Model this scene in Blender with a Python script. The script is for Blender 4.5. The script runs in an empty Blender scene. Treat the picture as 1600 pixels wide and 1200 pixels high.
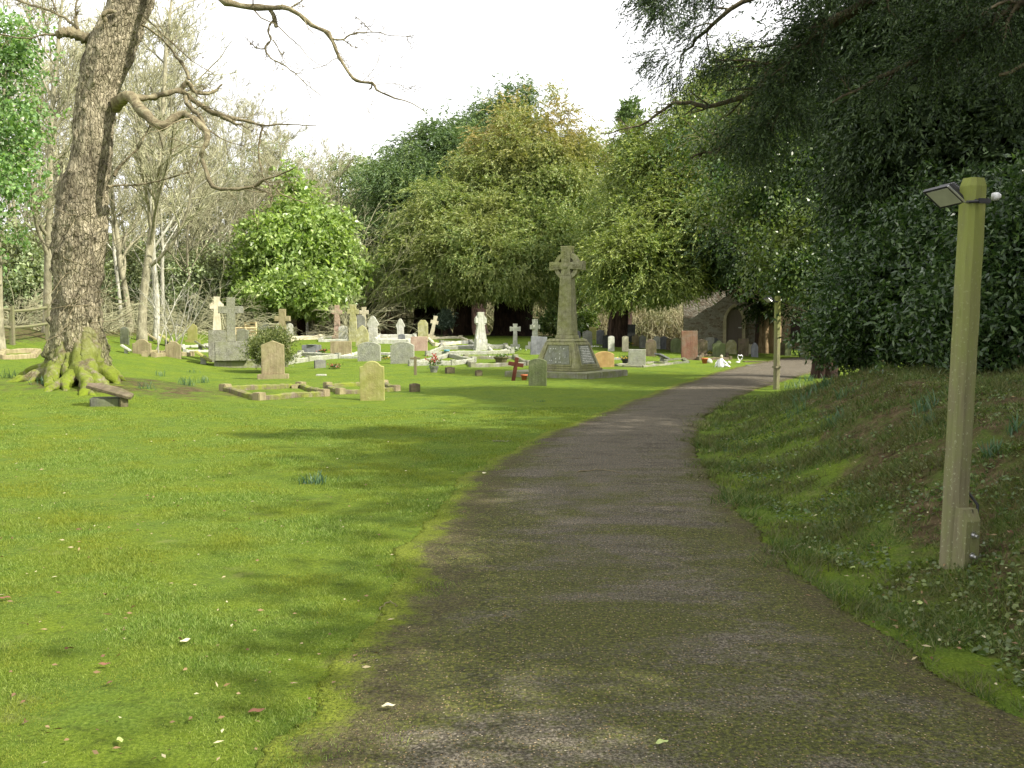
import bpy, bmesh, math, random
import numpy as np
from mathutils import Vector, Matrix
C = bpy.context.scene.collection
SC = bpy.context.scene
R_ = math.radians
F = 1570.0; CX = 800.0; CY = 600.0; HORIZ = 505.0; EYE = 1.6
PITCH = math.atan((CY-HORIZ)/F)
cp, sp = math.cos(PITCH), math.sin(PITCH)
# ------------------------------------------------------------------ picture -> place
def rayd(px, py):
    a = (px-CX)/F; b = (CY-py)/F
    return np.array([a, cp + b*sp, -sp + b*cp])
def at(px, py, Y):
    d = rayd(px, py); return np.array([0, 0, EYE]) + d*(Y/d[1])
def flat(px, py):
    d = rayd(px, py); t = -EYE/d[2]; return np.array([d[0]*t, d[1]*t])
def ss(a, b, x):
    t = np.clip((np.asarray(x, float)-a)/(b-a), 0, 1); return t*t*(3-2*t)
EDGE = [((415,1200),(1720,1200)), ((500,1060),(1450,1045)), ((585,970),(1330,970)), ((622,890),(1245,885)), ((655,830),(1180,830)),
        ((700,775),(1135,775)), ((745,735),(1100,730)), ((800,702),(1087,690)), ((870,672),(1092,665)), ((930,648),(1115,645)),
        ((1000,621),(1150,622)), ((1070,597),(1205,602)), ((1130,580),(1250,588)), ((1190,569),(1290,577)), ((1235,562),(1330,570))]
PL = np.array([[-1.9,-12],[-1.5,0]] + [flat(*a) for a, b in EDGE] + [[18,50.5],[26,53],[40,54]])
PR = np.array([[3.4,-12],[2.7,0]] + [flat(*b) for a, b in EDGE] + [[20,45],[27,47],[40,48]])
def eL(y): return np.interp(y, PL[:17,1], PL[:17,0])
def eR(y): return np.interp(y, PR[:17,1], PR[:17,0])
def wob(x, y, s, k=0.0):
    return (np.sin(x*1.3/s+k)*np.cos(y*1.1/s+2*k)+np.sin(x*2.9/s+y*1.7/s+k*3)*.5+np.cos(y*3.7/s-x*2.1/s+k)*.35)/1.85
def H(x, y):
    x = np.asarray(x, float); y = np.asarray(y, float)
    left = 1.55*ss(-8, -20, x)*ss(16, 35, y)
    mid = 0.85*ss(30, 58, y)*(1-0.85*ss(3, 13, x))
    z = np.maximum(left, mid)
    z = z + 0.42*np.exp(-(((x+9.4)/3.6)**2+((y-21.5)/3.2)**2))
    z = z + 3.0*ss(72, 130, y)
    t = x-eR(y)
    amp = 0.92*(1-0.72*ss(13, 23, y))*(1-ss(23, 31, y))
    z = z + amp*ss(0.25, 2.7, t) + 0.35*ss(2.5, 9, t)*(1-ss(16, 28, y))
    off = ss(0.0, 1.2, eL(y)-x) + ss(0.1, 1.0, t)
    z = z + off*(0.028*wob(x, y, 1.6) + 0.012*wob(x, y, .42, 1.7)) + 0.10*ss(0, 5, eL(y)-x)*wob(x, y, 7, .4)*.5
    z = z + ss(.3, 1.5, t)*amp*(.045*wob(x, y, .34, 3.1)+.03*wob(x, y, .16, 5))
    return z
def gnd(px, py):
    d = rayd(px, py); o = np.array([0, 0, EYE]); t = 2.0
    while t < 260:
        p = o + d*t
        if p[2] <= H(p[0], p[1]): break
        t += 0.05
    return np.array([p[0], p[1], float(H(p[0], p[1]))])
# ------------------------------------------------------------------ mesh helpers
def mesh(name, V, Fc, mat=None, parent=None, smooth=False, loc=None):
    V = np.asarray(V, np.float32)
    me = bpy.data.meshes.new(name)
    if isinstance(Fc, np.ndarray) and Fc.ndim == 2:
        m, k = Fc.shape
        me.vertices.add(len(V)); me.vertices.foreach_set('co', V.ravel())
        me.loops.add(m*k); me.loops.foreach_set('vertex_index', Fc.astype(np.int32).ravel())
        me.polygons.add(m); me.polygons.foreach_set('loop_start', np.arange(0, m*k, k, dtype=np.int32))
        try: me.polygons.foreach_set('loop_total', np.full(m, k, dtype=np.int32))
        except Exception: pass
        me.update(calc_edges=True)
    else:
        me.from_pydata([tuple(map(float, v)) for v in V], [], [tuple(int(i) for i in f) for f in Fc]); me.update()
    if smooth: me.polygons.foreach_set('use_smooth', np.ones(len(me.polygons), bool))
    if mat: me.materials.append(mat)
    o = bpy.data.objects.new(name, me); C.objects.link(o)
    if parent: o.parent = parent
    if loc is not None: o.location = loc
    return o
def tag(o, label=None, cat=None, group=None, kind=None):
    if label: o['label'] = label
    if cat: o['category'] = cat
    if group: o['group'] = group
    if kind: o['kind'] = kind
    return o
def thing(name, label, cat, loc=(0,0,0), rz=0, group=None, lean=(0,0)):
    o = bpy.data.objects.new(name, None); C.objects.link(o); o.empty_display_size = .2
    o.location = tuple(map(float, loc)); o.rotation_euler = (lean[0], lean[1], rz)
    return tag(o, label, cat, group)
class MB:
    def __init__(s): s.V = []; s.F = []; s.n = 0
    def add(s, V, Fc):
        V = np.asarray(V, float); s.V.append(V); s.F += [tuple(int(i)+s.n for i in f) for f in Fc]; s.n += len(V); return s
    def box(s, c, d, rz=0, c1=None, bev=0.0):
        """box centre c, size d; bev chamfers all edges"""
        bm = bmesh.new(); bmesh.ops.create_cube(bm, size=1)
        for v in bm.verts: v.co = Vector((v.co.x*d[0], v.co.y*d[1], v.co.z*d[2]))
        if bev > 0: bmesh.ops.bevel(bm, geom=bm.edges[:], offset=bev, segments=2, affect='EDGES')
        M = Matrix.Translation(c) @ Matrix.Rotation(rz, 4, 'Z'); bm.transform(M)
        bm.verts.index_update(); s.add([v.co[:] for v in bm.verts], [[v.index for v in f.verts] for f in bm.faces]); bm.free(); return s
    def frus(s, z0, z1, w0, d0, w1, d1, c=(0,0)):
        V = [(c[0]+sx*w/2, c[1]+sy*d/2, z) for z, w, d in ((z0,w0,d0),(z1,w1,d1)) for sx, sy in ((-1,-1),(1,-1),(1,1),(-1,1))]
        return s.add(V, [(3,2,1,0),(4,5,6,7),(0,1,5,4),(1,2,6,5),(2,3,7,6),(3,0,4,7)])
    def tube(s, pts, rad, n=8, cap=True):
        P = np.array(pts, float)[None]; Rr = np.array(rad if np.ndim(rad) else [rad]*len(pts), float)[None]
        V, Q = tubes(P, Rr, n); Fc = [tuple(q) for q in Q]
        if cap: K = len(pts); Fc += [tuple(range(n))[::-1], tuple(range((K-1)*n, K*n))]
        return s.add(V, Fc)
    def lathe(s, prof, n=12, c=(0,0,0)):
        V = [(c[0]+r*math.cos(2*math.pi*i/n), c[1]+r*math.sin(2*math.pi*i/n), c[2]+z) for r, z in prof for i in range(n)]
        Fc = [(k*n+i, k*n+(i+1)%n, (k+1)*n+(i+1)%n, (k+1)*n+i) for k in range(len(prof)-1) for i in range(n)]
        Fc += [tuple(range(n))[::-1], tuple(range((len(prof)-1)*n, len(prof)*n))]
        return s.add(V, Fc)
    def build(s, name, mat, parent=None, smooth=False, loc=None):
        return mesh(name, np.concatenate(s.V), s.F, mat, parent, smooth, loc)
def norm(v): return v/np.maximum(np.linalg.norm(v, axis=-1, keepdims=True), 1e-9)
def tubes(P, R, S):
    N, K, _ = P.shape
    T = norm(np.gradient(P, axis=1))
    m = norm(T.mean(1)); ref = np.where(np.abs(m[:, 2:3]) > .8, np.array([[1., .1, 0]]), np.array([[0, .1, 1.]]))
    u = norm(np.cross(T, ref[:, None, :])); v = np.cross(T, u)
    a = np.arange(S)*2*math.pi/S
    V = P[:, :, None, :] + R[:, :, None, None]*(np.cos(a)[None, None, :, None]*u[:, :, None, :]+np.sin(a)[None, None, :, None]*v[:, :, None, :])
    V = V.reshape(-1, 3)
    n = np.arange(N)[:, None, None]*K*S; k = np.arange(K-1)[None, :, None]*S; i = np.arange(S)[None, None, :]; j = (i+1) % S
    Q = np.stack([n+k+i, n+k+j, n+k+S+j, n+k+S+i], -1).reshape(-1, 4)
    return V, Q
def cat(parts):
    Vs, Qs, n = [], [], 0
    for V, Q in parts: Vs.append(V); Qs.append(Q+n); n += len(V)
    return np.concatenate(Vs), np.concatenate(Qs)
def rs(pts, K):
    """Catmull-Rom resample of rows (any columns)"""
    P = np.array(pts, float); n = len(P)
    P = np.vstack([2*P[0]-P[1], P, 2*P[-1]-P[-2]])
    out = []
    for t in np.linspace(0, n-1-1e-6, K):
        i = int(t); f = t-i; a, b, c, d = P[i], P[i+1], P[i+2], P[i+3]
        out.append(.5*((2*b)+(-a+c)*f+(2*a-5*b+4*c-d)*f*f+(-a+3*b-3*c+d)*f**3))
    return np.array(out)
def grow(g, P0, D0, L, R0, R1, K, wig, trop):
    P = [P0]; d = norm(D0)
    for k in range(1, K):
        d = norm(d + g.normal(0, wig, P0.shape) + np.array([0, 0, trop])); P.append(P[-1]+d*(L/(K-1))[:, None])
    P = np.stack(P, 1); t = np.linspace(0, 1, K)[None]
    return P, R0[:, None]*(1-t)+R1[:, None]*t
def kids(g, P, R, n, ang, lr, K, wig, trop, rr=.6, tmin=.2, rmin=.004, up=None):
    N, K0, _ = P.shape
    seg = np.repeat(np.arange(N), n); t = g.uniform(tmin, .98, N*n)*(K0-1); i = np.minimum(t.astype(int), K0-2); f = t-i
    p = P[seg, i]*(1-f)[:, None]+P[seg, i+1]*f[:, None]; T = norm(P[seg, i+1]-P[seg, i]); r = R[seg, i]*(1-f)+R[seg, i+1]*f
    pr = norm(np.cross(T, g.normal(0, 1, T.shape))); a = g.uniform(ang*.6, ang*1.3, len(seg))[:, None]
    D = T*np.cos(a)+pr*np.sin(a)
    if up is not None: D = norm(D+np.array(up))
    Lp = np.linalg.norm(np.diff(P, axis=1), axis=2).sum(1)[seg]
    L = Lp*lr*g.uniform(.5, 1.15, len(seg))*(1.15-.6*t/(K0-1))
    r0 = np.maximum(r*rr, rmin); return grow(g, p, D, L, r0, np.maximum(r0*.3, rmin*.7), K, wig, trop)
def leaves(g, P, D, L, W, droop=0.0, fold=.25, tilt=1.0):
    """diamond leaves, four corners each"""
    N = len(P); D = norm(D+np.array([0, 0, -droop]))
    n = norm(np.cross(D, g.normal(0, 1, (N, 3)))*tilt + np.array([0, 0, 1.0])*(1-tilt)); s = norm(np.cross(D, n)); n = np.cross(s, D)
    L = np.broadcast_to(L, N)[:, None]*g.uniform(.7, 1.25, (N, 1)); W = np.broadcast_to(W, N)[:, None]*g.uniform(.8, 1.2, (N, 1))
    mid = P+D*L*.42+n*W*fold
    V = np.stack([P, mid+s*W*.5, P+D*L, mid-s*W*.5], 1).reshape(-1, 3)
    return V, np.arange(N*4).reshape(N, 4)
# ------------------------------------------------------------------ materials
def newmat(name):
    m = bpy.data.materials.new(name); m.use_nodes = True; nt = m.node_tree; nt.nodes.clear(); return m, nt
def N(nt, typ, **kw):
    n = nt.nodes.new(typ)
    for k, v in kw.items():
        if k in n.inputs.keys() if isinstance(k, str) else False: n.inputs[k].default_value = v
        else: setattr(n, k, v)
    return n
def noise(nt, co, scale, detail=4, rough=.55, dist=0):
    n = nt.nodes.new('ShaderNodeTexNoise'); n.inputs['Scale'].default_value = scale; n.inputs['Detail'].default_value = detail
    n.inputs['Roughness'].default_value = rough; n.inputs['Distortion'].default_value = dist
    nt.links.new(co, n.inputs['Vector']); return n.outputs['Fac']
def vor(nt, co, scale, feature='F1', out='Distance'):
    n = nt.nodes.new('ShaderNodeTexVoronoi'); n.feature = feature; n.inputs['Scale'].default_value = scale; nt.links.new(co, n.inputs['Vector']); return n.outputs[out]
def ramp(nt, fac, stops):
    r = nt.nodes.new('ShaderNodeValToRGB'); e = r.color_ramp.elements
    while len(e) < len(stops): e.new(.5)
    for el, (p, c) in zip(e, stops): el.position = p; el.color = (c, c, c, 1) if np.isscalar(c) else (*c, 1)
    nt.links.new(fac, r.inputs['Fac']); return r.outputs['Color']
def mix(nt, f, a, b, mode='MIX'):
    m = nt.nodes.new('ShaderNodeMix'); m.data_type = 'RGBA'; m.blend_type = mode
    for s, v in ((m.inputs[0], f), (m.inputs[6], a), (m.inputs[7], b)):
        if isinstance(v, bpy.types.NodeSocket): nt.links.new(v, s)
        elif np.isscalar(v): s.default_value = v
        else: s.default_value = (*v, 1)
    return m.outputs[2]
def math_(nt, op, a, b=0.0, c=None):
    m = nt.nodes.new('ShaderNodeMath'); m.operation = op
    for s, v in zip(m.inputs, (a, b, c)):
        if v is None: continue
        if isinstance(v, bpy.types.NodeSocket): nt.links.new(v, s)
        else: s.default_value = v
    return m.outputs[0]
def coord(nt, kind='Object', scale=None):
    if kind == 'Pos': o = nt.nodes.new('ShaderNodeNewGeometry').outputs['Position']
    else: o = nt.nodes.new('ShaderNodeTexCoord').outputs[kind]
    if scale is not None:
        m = nt.nodes.new('ShaderNodeMapping'); m.inputs['Scale'].default_value = scale; nt.links.new(o, m.inputs['Vector']); o = m.outputs[0]
    return o
def bumpn(nt, h, strength, dist):
    b = nt.nodes.new('ShaderNodeBump'); b.inputs['Strength'].default_value = strength; b.inputs['Distance'].default_value = dist; nt.links.new(h, b.inputs['Height']); return b.outputs[0]
def finish(nt, col, rough=.85, normal=None, spec=.3, metal=0, transl=0.0, tcol=None):
    p = nt.nodes.new('ShaderNodeBsdfPrincipled'); o = nt.nodes.new('ShaderNodeOutputMaterial')
    if isinstance(col, bpy.types.NodeSocket): nt.links.new(col, p.inputs['Base Color'])
    else: p.inputs['Base Color'].default_value = (*col, 1)
    if isinstance(rough, bpy.types.NodeSocket): nt.links.new(rough, p.inputs['Roughness'])
    else: p.inputs['Roughness'].default_value = rough
    p.inputs['Specular IOR Level'].default_value = spec; p.inputs['Metallic'].default_value = metal
    if normal: nt.links.new(normal, p.inputs['Normal'])
    if transl > 0:
        t = nt.nodes.new('ShaderNodeBsdfTranslucent'); ms = nt.nodes.new('ShaderNodeMixShader'); ms.inputs[0].default_value = transl
        c = mix(nt, 1.0, col, (1.25, 1.35, .55), 'MULTIPLY')
        nt.links.new(c, t.inputs['Color']); nt.links.new(p.outputs[0], ms.inputs[1]); nt.links.new(t.outputs[0], ms.inputs[2]); nt.links.new(ms.outputs[0], o.inputs[0])
    else: nt.links.new(p.outputs[0], o.inputs[0])
def stone(name, a, b, c, moss=0.0, speck=0.0, scale=3.0, bump=.5, mosscol=(.16, .19, .03), stain=.5):
    """weathered stone: three tones, lichen spots, speckle, vertical streaks"""
    m, nt = newmat(name); co = coord(nt)
    n1 = noise(nt, co, scale, 6, .65); col = ramp(nt, n1, [(.3, a), (.5, b), (.72, c)])
    st = noise(nt, coord(nt, 'Object', (9, 9, .9)), 1.6, 4, .6); col = mix(nt, math_(nt, 'MULTIPLY', ramp(nt, st, [(.45, 0.0), (.7, 1.0)]), stain), col, tuple(x*.45 for x in a))
    n3 = noise(nt, co, 26, 3, .6); col = mix(nt, ramp(nt, n3, [(.62, 0.0), (.72, .5)]), col, tuple(min(.7, x*1.35) for x in c))
    if speck: col = mix(nt, ramp(nt, noise(nt, co, 75, 2, .6), [(.42, speck), (.52, 0.0)]), col, tuple(x*.22 for x in b)); col = mix(nt, ramp(nt, vor(nt, co, 60), [(.12, speck), (.3, 0.0)]), col, (.55, .55, .5))
    if moss: col = mix(nt, math_(nt, 'MULTIPLY', ramp(nt, noise(nt, co, 2.2, 5, .65), [(.4, 0.0), (.62, 1.0)]), moss), col, mosscol)
    h = math_(nt, 'ADD', noise(nt, co, 34, 4, .7), math_(nt, 'MULTIPLY', noise(nt, co, 7, 3), 1.5))
    finish(nt, col, .9, bumpn(nt, h, bump, .02), .2); return m
def leafmat(name, c1, c2, c3, rough=.5, transl=.25, spec=.4, patch=None, pscale=.35, zr=None):
    m, nt = newmat(name); ri = nt.nodes.new('ShaderNodeNewGeometry').outputs['Random Per Island']
    col = ramp(nt, ri, [(.1, c1), (.55, c2), (.95, c3)])
    if patch:
        po = coord(nt, 'Pos'); f = ramp(nt, noise(nt, po, pscale, 4, .65), [(.42, 0.0), (.62, 1.0)])
        if zr:
            sx = nt.nodes.new('ShaderNodeSeparateXYZ'); nt.links.new(po, sx.inputs[0]); mr = nt.nodes.new('ShaderNodeMapRange')
            nt.links.new(sx.outputs[2], mr.inputs[0]); mr.inputs[1].default_value = zr[0]; mr.inputs[2].default_value = zr[1]
            f = math_(nt, 'MULTIPLY', math_(nt, 'ADD', f, .35), mr.outputs[0]); f = math_(nt, 'MINIMUM', f, 1.0)
        col = mix(nt, math_(nt, 'MULTIPLY', f, .75), col, mix(nt, 1.0, patch, ramp(nt, ri, [(0, .6), (1, 1.0)]), 'MULTIPLY'))
    finish(nt, col, rough, None, spec, 0, transl); return m
def barkmat(name, a, b, c, vs=(14, 14, 3), moss=None, mz=(0, 1), bump=.9, bd=.03):
    m, nt = newmat(name); co = coord(nt, 'Object', vs)
    n1 = noise(nt, co, 1.0, 6, .65, .6); col = ramp(nt, n1, [(.34, a), (.5, b), (.68, c)])
    big = noise(nt, coord(nt), 1.3, 4, .6); col = mix(nt, ramp(nt, big, [(.45, 0.0), (.65, .65)]), col, tuple(x*.5 for x in a))
    if moss is not None:
        sx = nt.nodes.new('ShaderNodeSeparateXYZ'); nt.links.new(coord(nt), sx.inputs[0]); mr = nt.nodes.new('ShaderNodeMapRange')
        nt.links.new(sx.outputs[2], mr.inputs[0]); mr.inputs[1].default_value = mz[1]; mr.inputs[2].default_value = mz[0]
        f = math_(nt, 'MULTIPLY', mr.outputs[0], ramp(nt, noise(nt, coord(nt), 3.5, 5, .7), [(.38, 0.0), (.52, 1.0)]))
        mc = mix(nt, noise(nt, coord(nt), 9, 3), moss, tuple(x*.45 for x in moss)); col = mix(nt, f, col, mc)
    ck = n1
    if name == 'oak_bark':   # furrows between the bark plates, broken up by noise, and darker burrs
        vc = mix(nt, .35, coord(nt, 'Object', tuple(v*.7 for v in vs)), noise(nt, coord(nt), 6, 4, .7), 'ADD')
        ck = ramp(nt, vor(nt, vc, 1.0, 'DISTANCE_TO_EDGE'), [(.0, 0.0), (.13, 1.0)]); col = mix(nt, math_(nt, 'MULTIPLY', math_(nt, 'SUBTRACT', 1.0, ck), ramp(nt, noise(nt, coord(nt), 2.6, 4, .7), [(.4, .1), (.65, .55)])), col, (.08,.065,.04))
        col = mix(nt, ramp(nt, noise(nt, coord(nt), 3.4, 3, .6), [(.62, 0.0), (.7, .55)]), col, (.05,.045,.03))
    h = math_(nt, 'ADD', math_(nt, 'ADD', n1, math_(nt, 'MULTIPLY', noise(nt, coord(nt, 'Object', tuple(v*2.5 for v in vs)), 1, 4, .7), .5)), math_(nt, 'MULTIPLY', ck, .6))
    finish(nt, col, .92, bumpn(nt, h, bump, bd), .15); return m
def plain(name, col, rough=.6, spec=.4, metal=0, var=.25, sc=12, bump=.15):
    m, nt = newmat(name); n = noise(nt, coord(nt), sc, 4, .6)
    c = mix(nt, n, tuple(x*(1-var) for x in col), tuple(min(1, x*(1+var)) for x in col)); finish(nt, c, rough, bumpn(nt, n, bump, .01), spec, metal); return m
M = {}
# stones
M['white'] = stone('pale_stone', (.3,.3,.25), (.46,.46,.4), (.6,.6,.54), .4, 0, 5, .7, (.27,.3,.15), .5)
M['cream'] = stone('cream_stone', (.42,.38,.27), (.55,.5,.36), (.66,.62,.48), .3, 0, 4, .5, (.3,.3,.13), .3)
M['grey'] = stone('grey_stone', (.12,.12,.11), (.22,.22,.2), (.34,.34,.31), .4, 0, 4, .6, (.16,.18,.07))
M['mossy'] = stone('mossy_grey_stone', (.08,.08,.06), (.14,.15,.11), (.24,.25,.2), .7, 0, 4, .6, (.11,.13,.04))
M['tan'] = stone('tan_stone', (.2,.16,.09), (.3,.25,.15), (.38,.33,.2), .45, 0, 4, .5, (.2,.2,.07))
M['golden'] = stone('golden_sandstone', (.28,.17,.07), (.38,.24,.1), (.44,.3,.15), .3, 0, 3, .4, (.3,.28,.08), .25)
M['yellow'] = stone('yellow_green_sandstone', (.22,.19,.07), (.3,.28,.11), (.36,.35,.17), .6, 0, 3, .4, (.2,.24,.03), .3)
M['lichen'] = stone('lichened_stone', (.24,.23,.12), (.38,.37,.2), (.55,.54,.4), .5, .25, 6, .7, (.3,.29,.06))
M['granite'] = stone('speckled_granite', (.26,.26,.21), (.35,.36,.29), (.45,.46,.38), .35, .9, 5, .6, (.27,.29,.13), .2)
M['dgranite'] = stone('weathered_granite', (.16,.16,.12), (.25,.25,.19), (.34,.34,.27), .4, .8, 5, .6, (.18,.2,.08), .35)
M['slate'] = stone('blue_grey_slate', (.1,.105,.11), (.17,.175,.185), (.25,.26,.27), .15, 0, 3, .35, (.15,.17,.1))
M['black'] = stone('dark_slate', (.02,.022,.022), (.035,.037,.037), (.06,.06,.06), .2, 0, 3, .3, (.04,.05,.02))
M['green'] = stone('green_stained_stone', (.07,.08,.04), (.12,.14,.07), (.2,.22,.12), .7, 0, 4, .6, (.07,.1,.02))
M['red'] = stone('red_stained_stone', (.16,.07,.045), (.2,.11,.075), (.2,.17,.14), .3, 0, 2.5, .5, (.1,.11,.04))
M['pink'] = stone('pink_stone', (.3,.2,.15), (.4,.28,.22), (.5,.38,.3), .25, .2, 4, .5, (.35,.3,.16), .2)
M['brown'] = stone('brown_stone', (.07,.055,.035), (.13,.1,.07), (.2,.16,.12), .45, 0, 5, .7, (.09,.11,.02))
M['memorial'] = stone('memorial_stone', (.18,.17,.09), (.3,.29,.17), (.42,.41,.27), .5, .35, 7, 1.0, (.24,.26,.07), .45)
M['plaque'] = stone('plaque_stone', (.14,.15,.11), (.2,.21,.17), (.28,.29,.24), .3, .2, 8, .4, (.2,.22,.08))
M['kerb'] = stone('mossy_kerb_stone', (.15,.14,.11), (.25,.24,.19), (.36,.36,.31), .6, .2, 4, .8, (.17,.2,.035))
M['kerbm'] = stone('very_mossy_kerb_stone', (.1,.08,.05), (.17,.14,.09), (.25,.22,.17), .95, .1, 4, 1.0, (.18,.22,.02))
M['lettering'] = plain('pale_lettering', (.62,.62,.56), .8)
# woods, metals, small things
def woodmat(name, a, b, moss=None, top=None):
    m, nt = newmat(name); n = noise(nt, coord(nt, 'Object', (30, 30, 1.6)), 1.3, 5, .65, .4); col = mix(nt, n, a, b)
    col = mix(nt, ramp(nt, vor(nt, coord(nt, 'Object', (9, 9, 2.2)), 1.5), [(.06, .8), (.14, 0.0)]), col, tuple(x*.4 for x in a))
    if moss:
        col = mix(nt, math_(nt, 'MULTIPLY', ramp(nt, noise(nt, coord(nt, 'Object', (5, 5, 1.8)), 1.4, 5, .7), [(.42, 0.0), (.66, 1.0)]), .7), col, moss)
        col = mix(nt, ramp(nt, noise(nt, coord(nt), 55, 2, .6), [(.62, 0.0), (.68, .5)]), col, (.4, .42, .26))
    if top:
        sx = nt.nodes.new('ShaderNodeSeparateXYZ'); nt.links.new(coord(nt), sx.inputs[0]); mr = nt.nodes.new('ShaderNodeMapRange'); nt.links.new(sx.outputs[2], mr.inputs[0]); mr.inputs[1].default_value = .9; mr.inputs[2].default_value = 2.3
        col = mix(nt, math_(nt, 'MULTIPLY', mr.outputs[0], ramp(nt, noise(nt, coord(nt, 'Object', (9, 9, 2.5)), 1.3, 5, .7), [(.3, .35), (.55, 1.0)])), col, top)
    finish(nt, col, .85, bumpn(nt, n, .8, .008), .2); return m
M['post'] = woodmat('algae_green_timber', (.07,.062,.033), (.27,.25,.145), (.17,.2,.06), (.2,.225,.055))
M['postdark'] = woodmat('damp_timber', (.12,.1,.06), (.2,.16,.09), (.13,.15,.06))
M['fence'] = woodmat('fence_timber', (.13,.12,.07), (.22,.2,.12), (.13,.16,.05))
M['redwood'] = woodmat('red_brown_timber', (.06,.018,.012), (.13,.04,.022))
M['palewood'] = woodmat('pale_teak', (.42,.34,.18), (.6,.5,.3))
M['door'] = woodmat('weathered_door_planks', (.14,.115,.1), (.27,.22,.2))
M['doordark'] = woodmat('dark_door_planks', (.02,.015,.013), (.04,.03,.025))
M['blackm'] = plain('black_painted_metal', (.018,.018,.02), .45, .5)
M['steel'] = plain('galvanised_steel', (.6,.6,.6), .3, .6, .9)
M['whitepl'] = plain('white_plastic', (.75,.75,.75), .4)
M['terra'] = plain('terracotta', (.42,.13,.05), .8)
M['blue'] = plain('blue_glaze', (.1,.28,.36), .4)
M['yellowf'] = plain('yellow_petals', (.7,.5,.08), .7)
M['redf'] = plain('red_petals', (.4,.06,.04), .7)
M['pinkf'] = plain('pink_petals', (.5,.15,.1), .7)
M['whitef'] = plain('white_petals', (.7,.7,.66), .7)
M['lens'] = plain('lamp_glass', (.3,.31,.22), .15, .6)
M['soil'] = plain('dark_soil', (.06,.042,.028), .95, .1, 0, .4, 20, .8)
# leaves
M['yew'] = leafmat('yew_leaf', (.12,.185,.055), (.21,.27,.08), (.34,.375,.13), .5, .3, .35, (.27,.29,.09), .5)
M['yewdark'] = leafmat('dark_yew_leaf', (.07,.12,.045), (.125,.185,.06), (.21,.275,.09), .5, .25, .35, (.09,.16,.06), .5)
M['yeworange'] = leafmat('yew_leaf_with_orange_flowers', (.12,.185,.055), (.21,.27,.08), (.34,.375,.13), .5, .3, .35, (.40,.29,.105), .35, (8.5, 14))
M['yewgold'] = leafmat('golden_yew_leaf', (.09,.145,.04), (.18,.24,.06), (.34,.38,.11), .5, .3, .35, (.22,.26,.06), .45)
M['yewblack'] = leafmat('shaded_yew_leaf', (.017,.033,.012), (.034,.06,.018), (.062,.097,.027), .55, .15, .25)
M['conifer'] = leafmat('conifer_leaf', (.07,.12,.04), (.12,.19,.06), (.2,.28,.1), .55, .25)
M['laurel'] = leafmat('laurel_leaf', (.022,.05,.014), (.045,.09,.024), (.1,.16,.045), .34, .18, .5)
M['holly'] = leafmat('holly_leaf', (.03,.075,.022), (.065,.13,.035), (.16,.24,.06), .35, .3, .5, (.17,.2,.05), .6)
M['rhodo'] = leafmat('bright_evergreen_leaf', (.16,.25,.06), (.31,.43,.12), (.54,.64,.27), .35, .4, .5, (.13,.19,.05), .45)
M['ivy'] = leafmat('ivy_leaf', (.1,.2,.06), (.18,.32,.09), (.32,.47,.16), .4, .35, .5, (.14,.22,.09), .6)
M['shrub'] = leafmat('olive_shrub_leaf', (.06,.09,.02), (.12,.15,.04), (.22,.24,.08), .5, .3)
M['hedge'] = leafmat('haze_paled_shrub_leaf', (.16,.22,.1), (.27,.34,.16), (.4,.47,.25), .5, .3, .4, (.2,.19,.1), .25)  # leaf tones lightened so the far haze sits in the colour
M['litter'] = leafmat('dead_undergrowth', (.2,.17,.09), (.34,.3,.18), (.5,.46,.3), .8, .2, .2, (.17,.22,.08), .4)
M['daff'] = leafmat('daffodil_blade', (.045,.1,.055), (.075,.145,.08), (.13,.21,.115), .4, .3)
M['topiary'] = leafmat('grey_green_leaf', (.05,.08,.05), (.09,.13,.09), (.14,.19,.13), .5, .2)
# barks
M['oak'] = barkmat('oak_bark', (.11,.092,.058), (.34,.3,.195), (.58,.52,.37), (24,24,8), (.16,.2,.03), (-.3, 1.5), 1.0, .05)
M['oaktwig'] = barkmat('oak_branch_bark', (.12,.1,.06), (.2,.17,.1), (.3,.28,.17), (9,9,9))
M['root'] = barkmat('mossy_root_bark', (.1,.08,.045), (.16,.14,.08), (.26,.24,.17), (10,10,7), (.19,.25,.02), (-.1, 1.5), .8, .03)
M['yewtwig'] = barkmat('dark_twig', (.06,.05,.03), (.12,.1,.06), (.2,.17,.1), (9,9,9))
M['yewbark'] = barkmat('yew_bark', (.02,.012,.01), (.045,.028,.02), (.08,.05,.035), (10,10,2))
M['bare'] = barkmat('pale_bare_bark', (.17,.16,.1), (.28,.26,.17), (.4,.375,.26), (9,9,3))
M['ash'] = barkmat('lichened_bark', (.26,.25,.19), (.42,.41,.32), (.6,.6,.52), (8,8,3))
M['tantrunk'] = barkmat('orange_tan_bark', (.17,.11,.06), (.28,.2,.11), (.38,.3,.18), (9,9,2))
M['twig'] = barkmat('brown_twig', (.14,.11,.06), (.2,.17,.1), (.28,.25,.15), (5,5,5))
M['twigolive'] = barkmat('haze_paled_olive_twig', (.3,.29,.17), (.42,.41,.25), (.54,.54,.36), (5,5,5))  # olive twigs, paled to put the background haze into their colour
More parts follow.
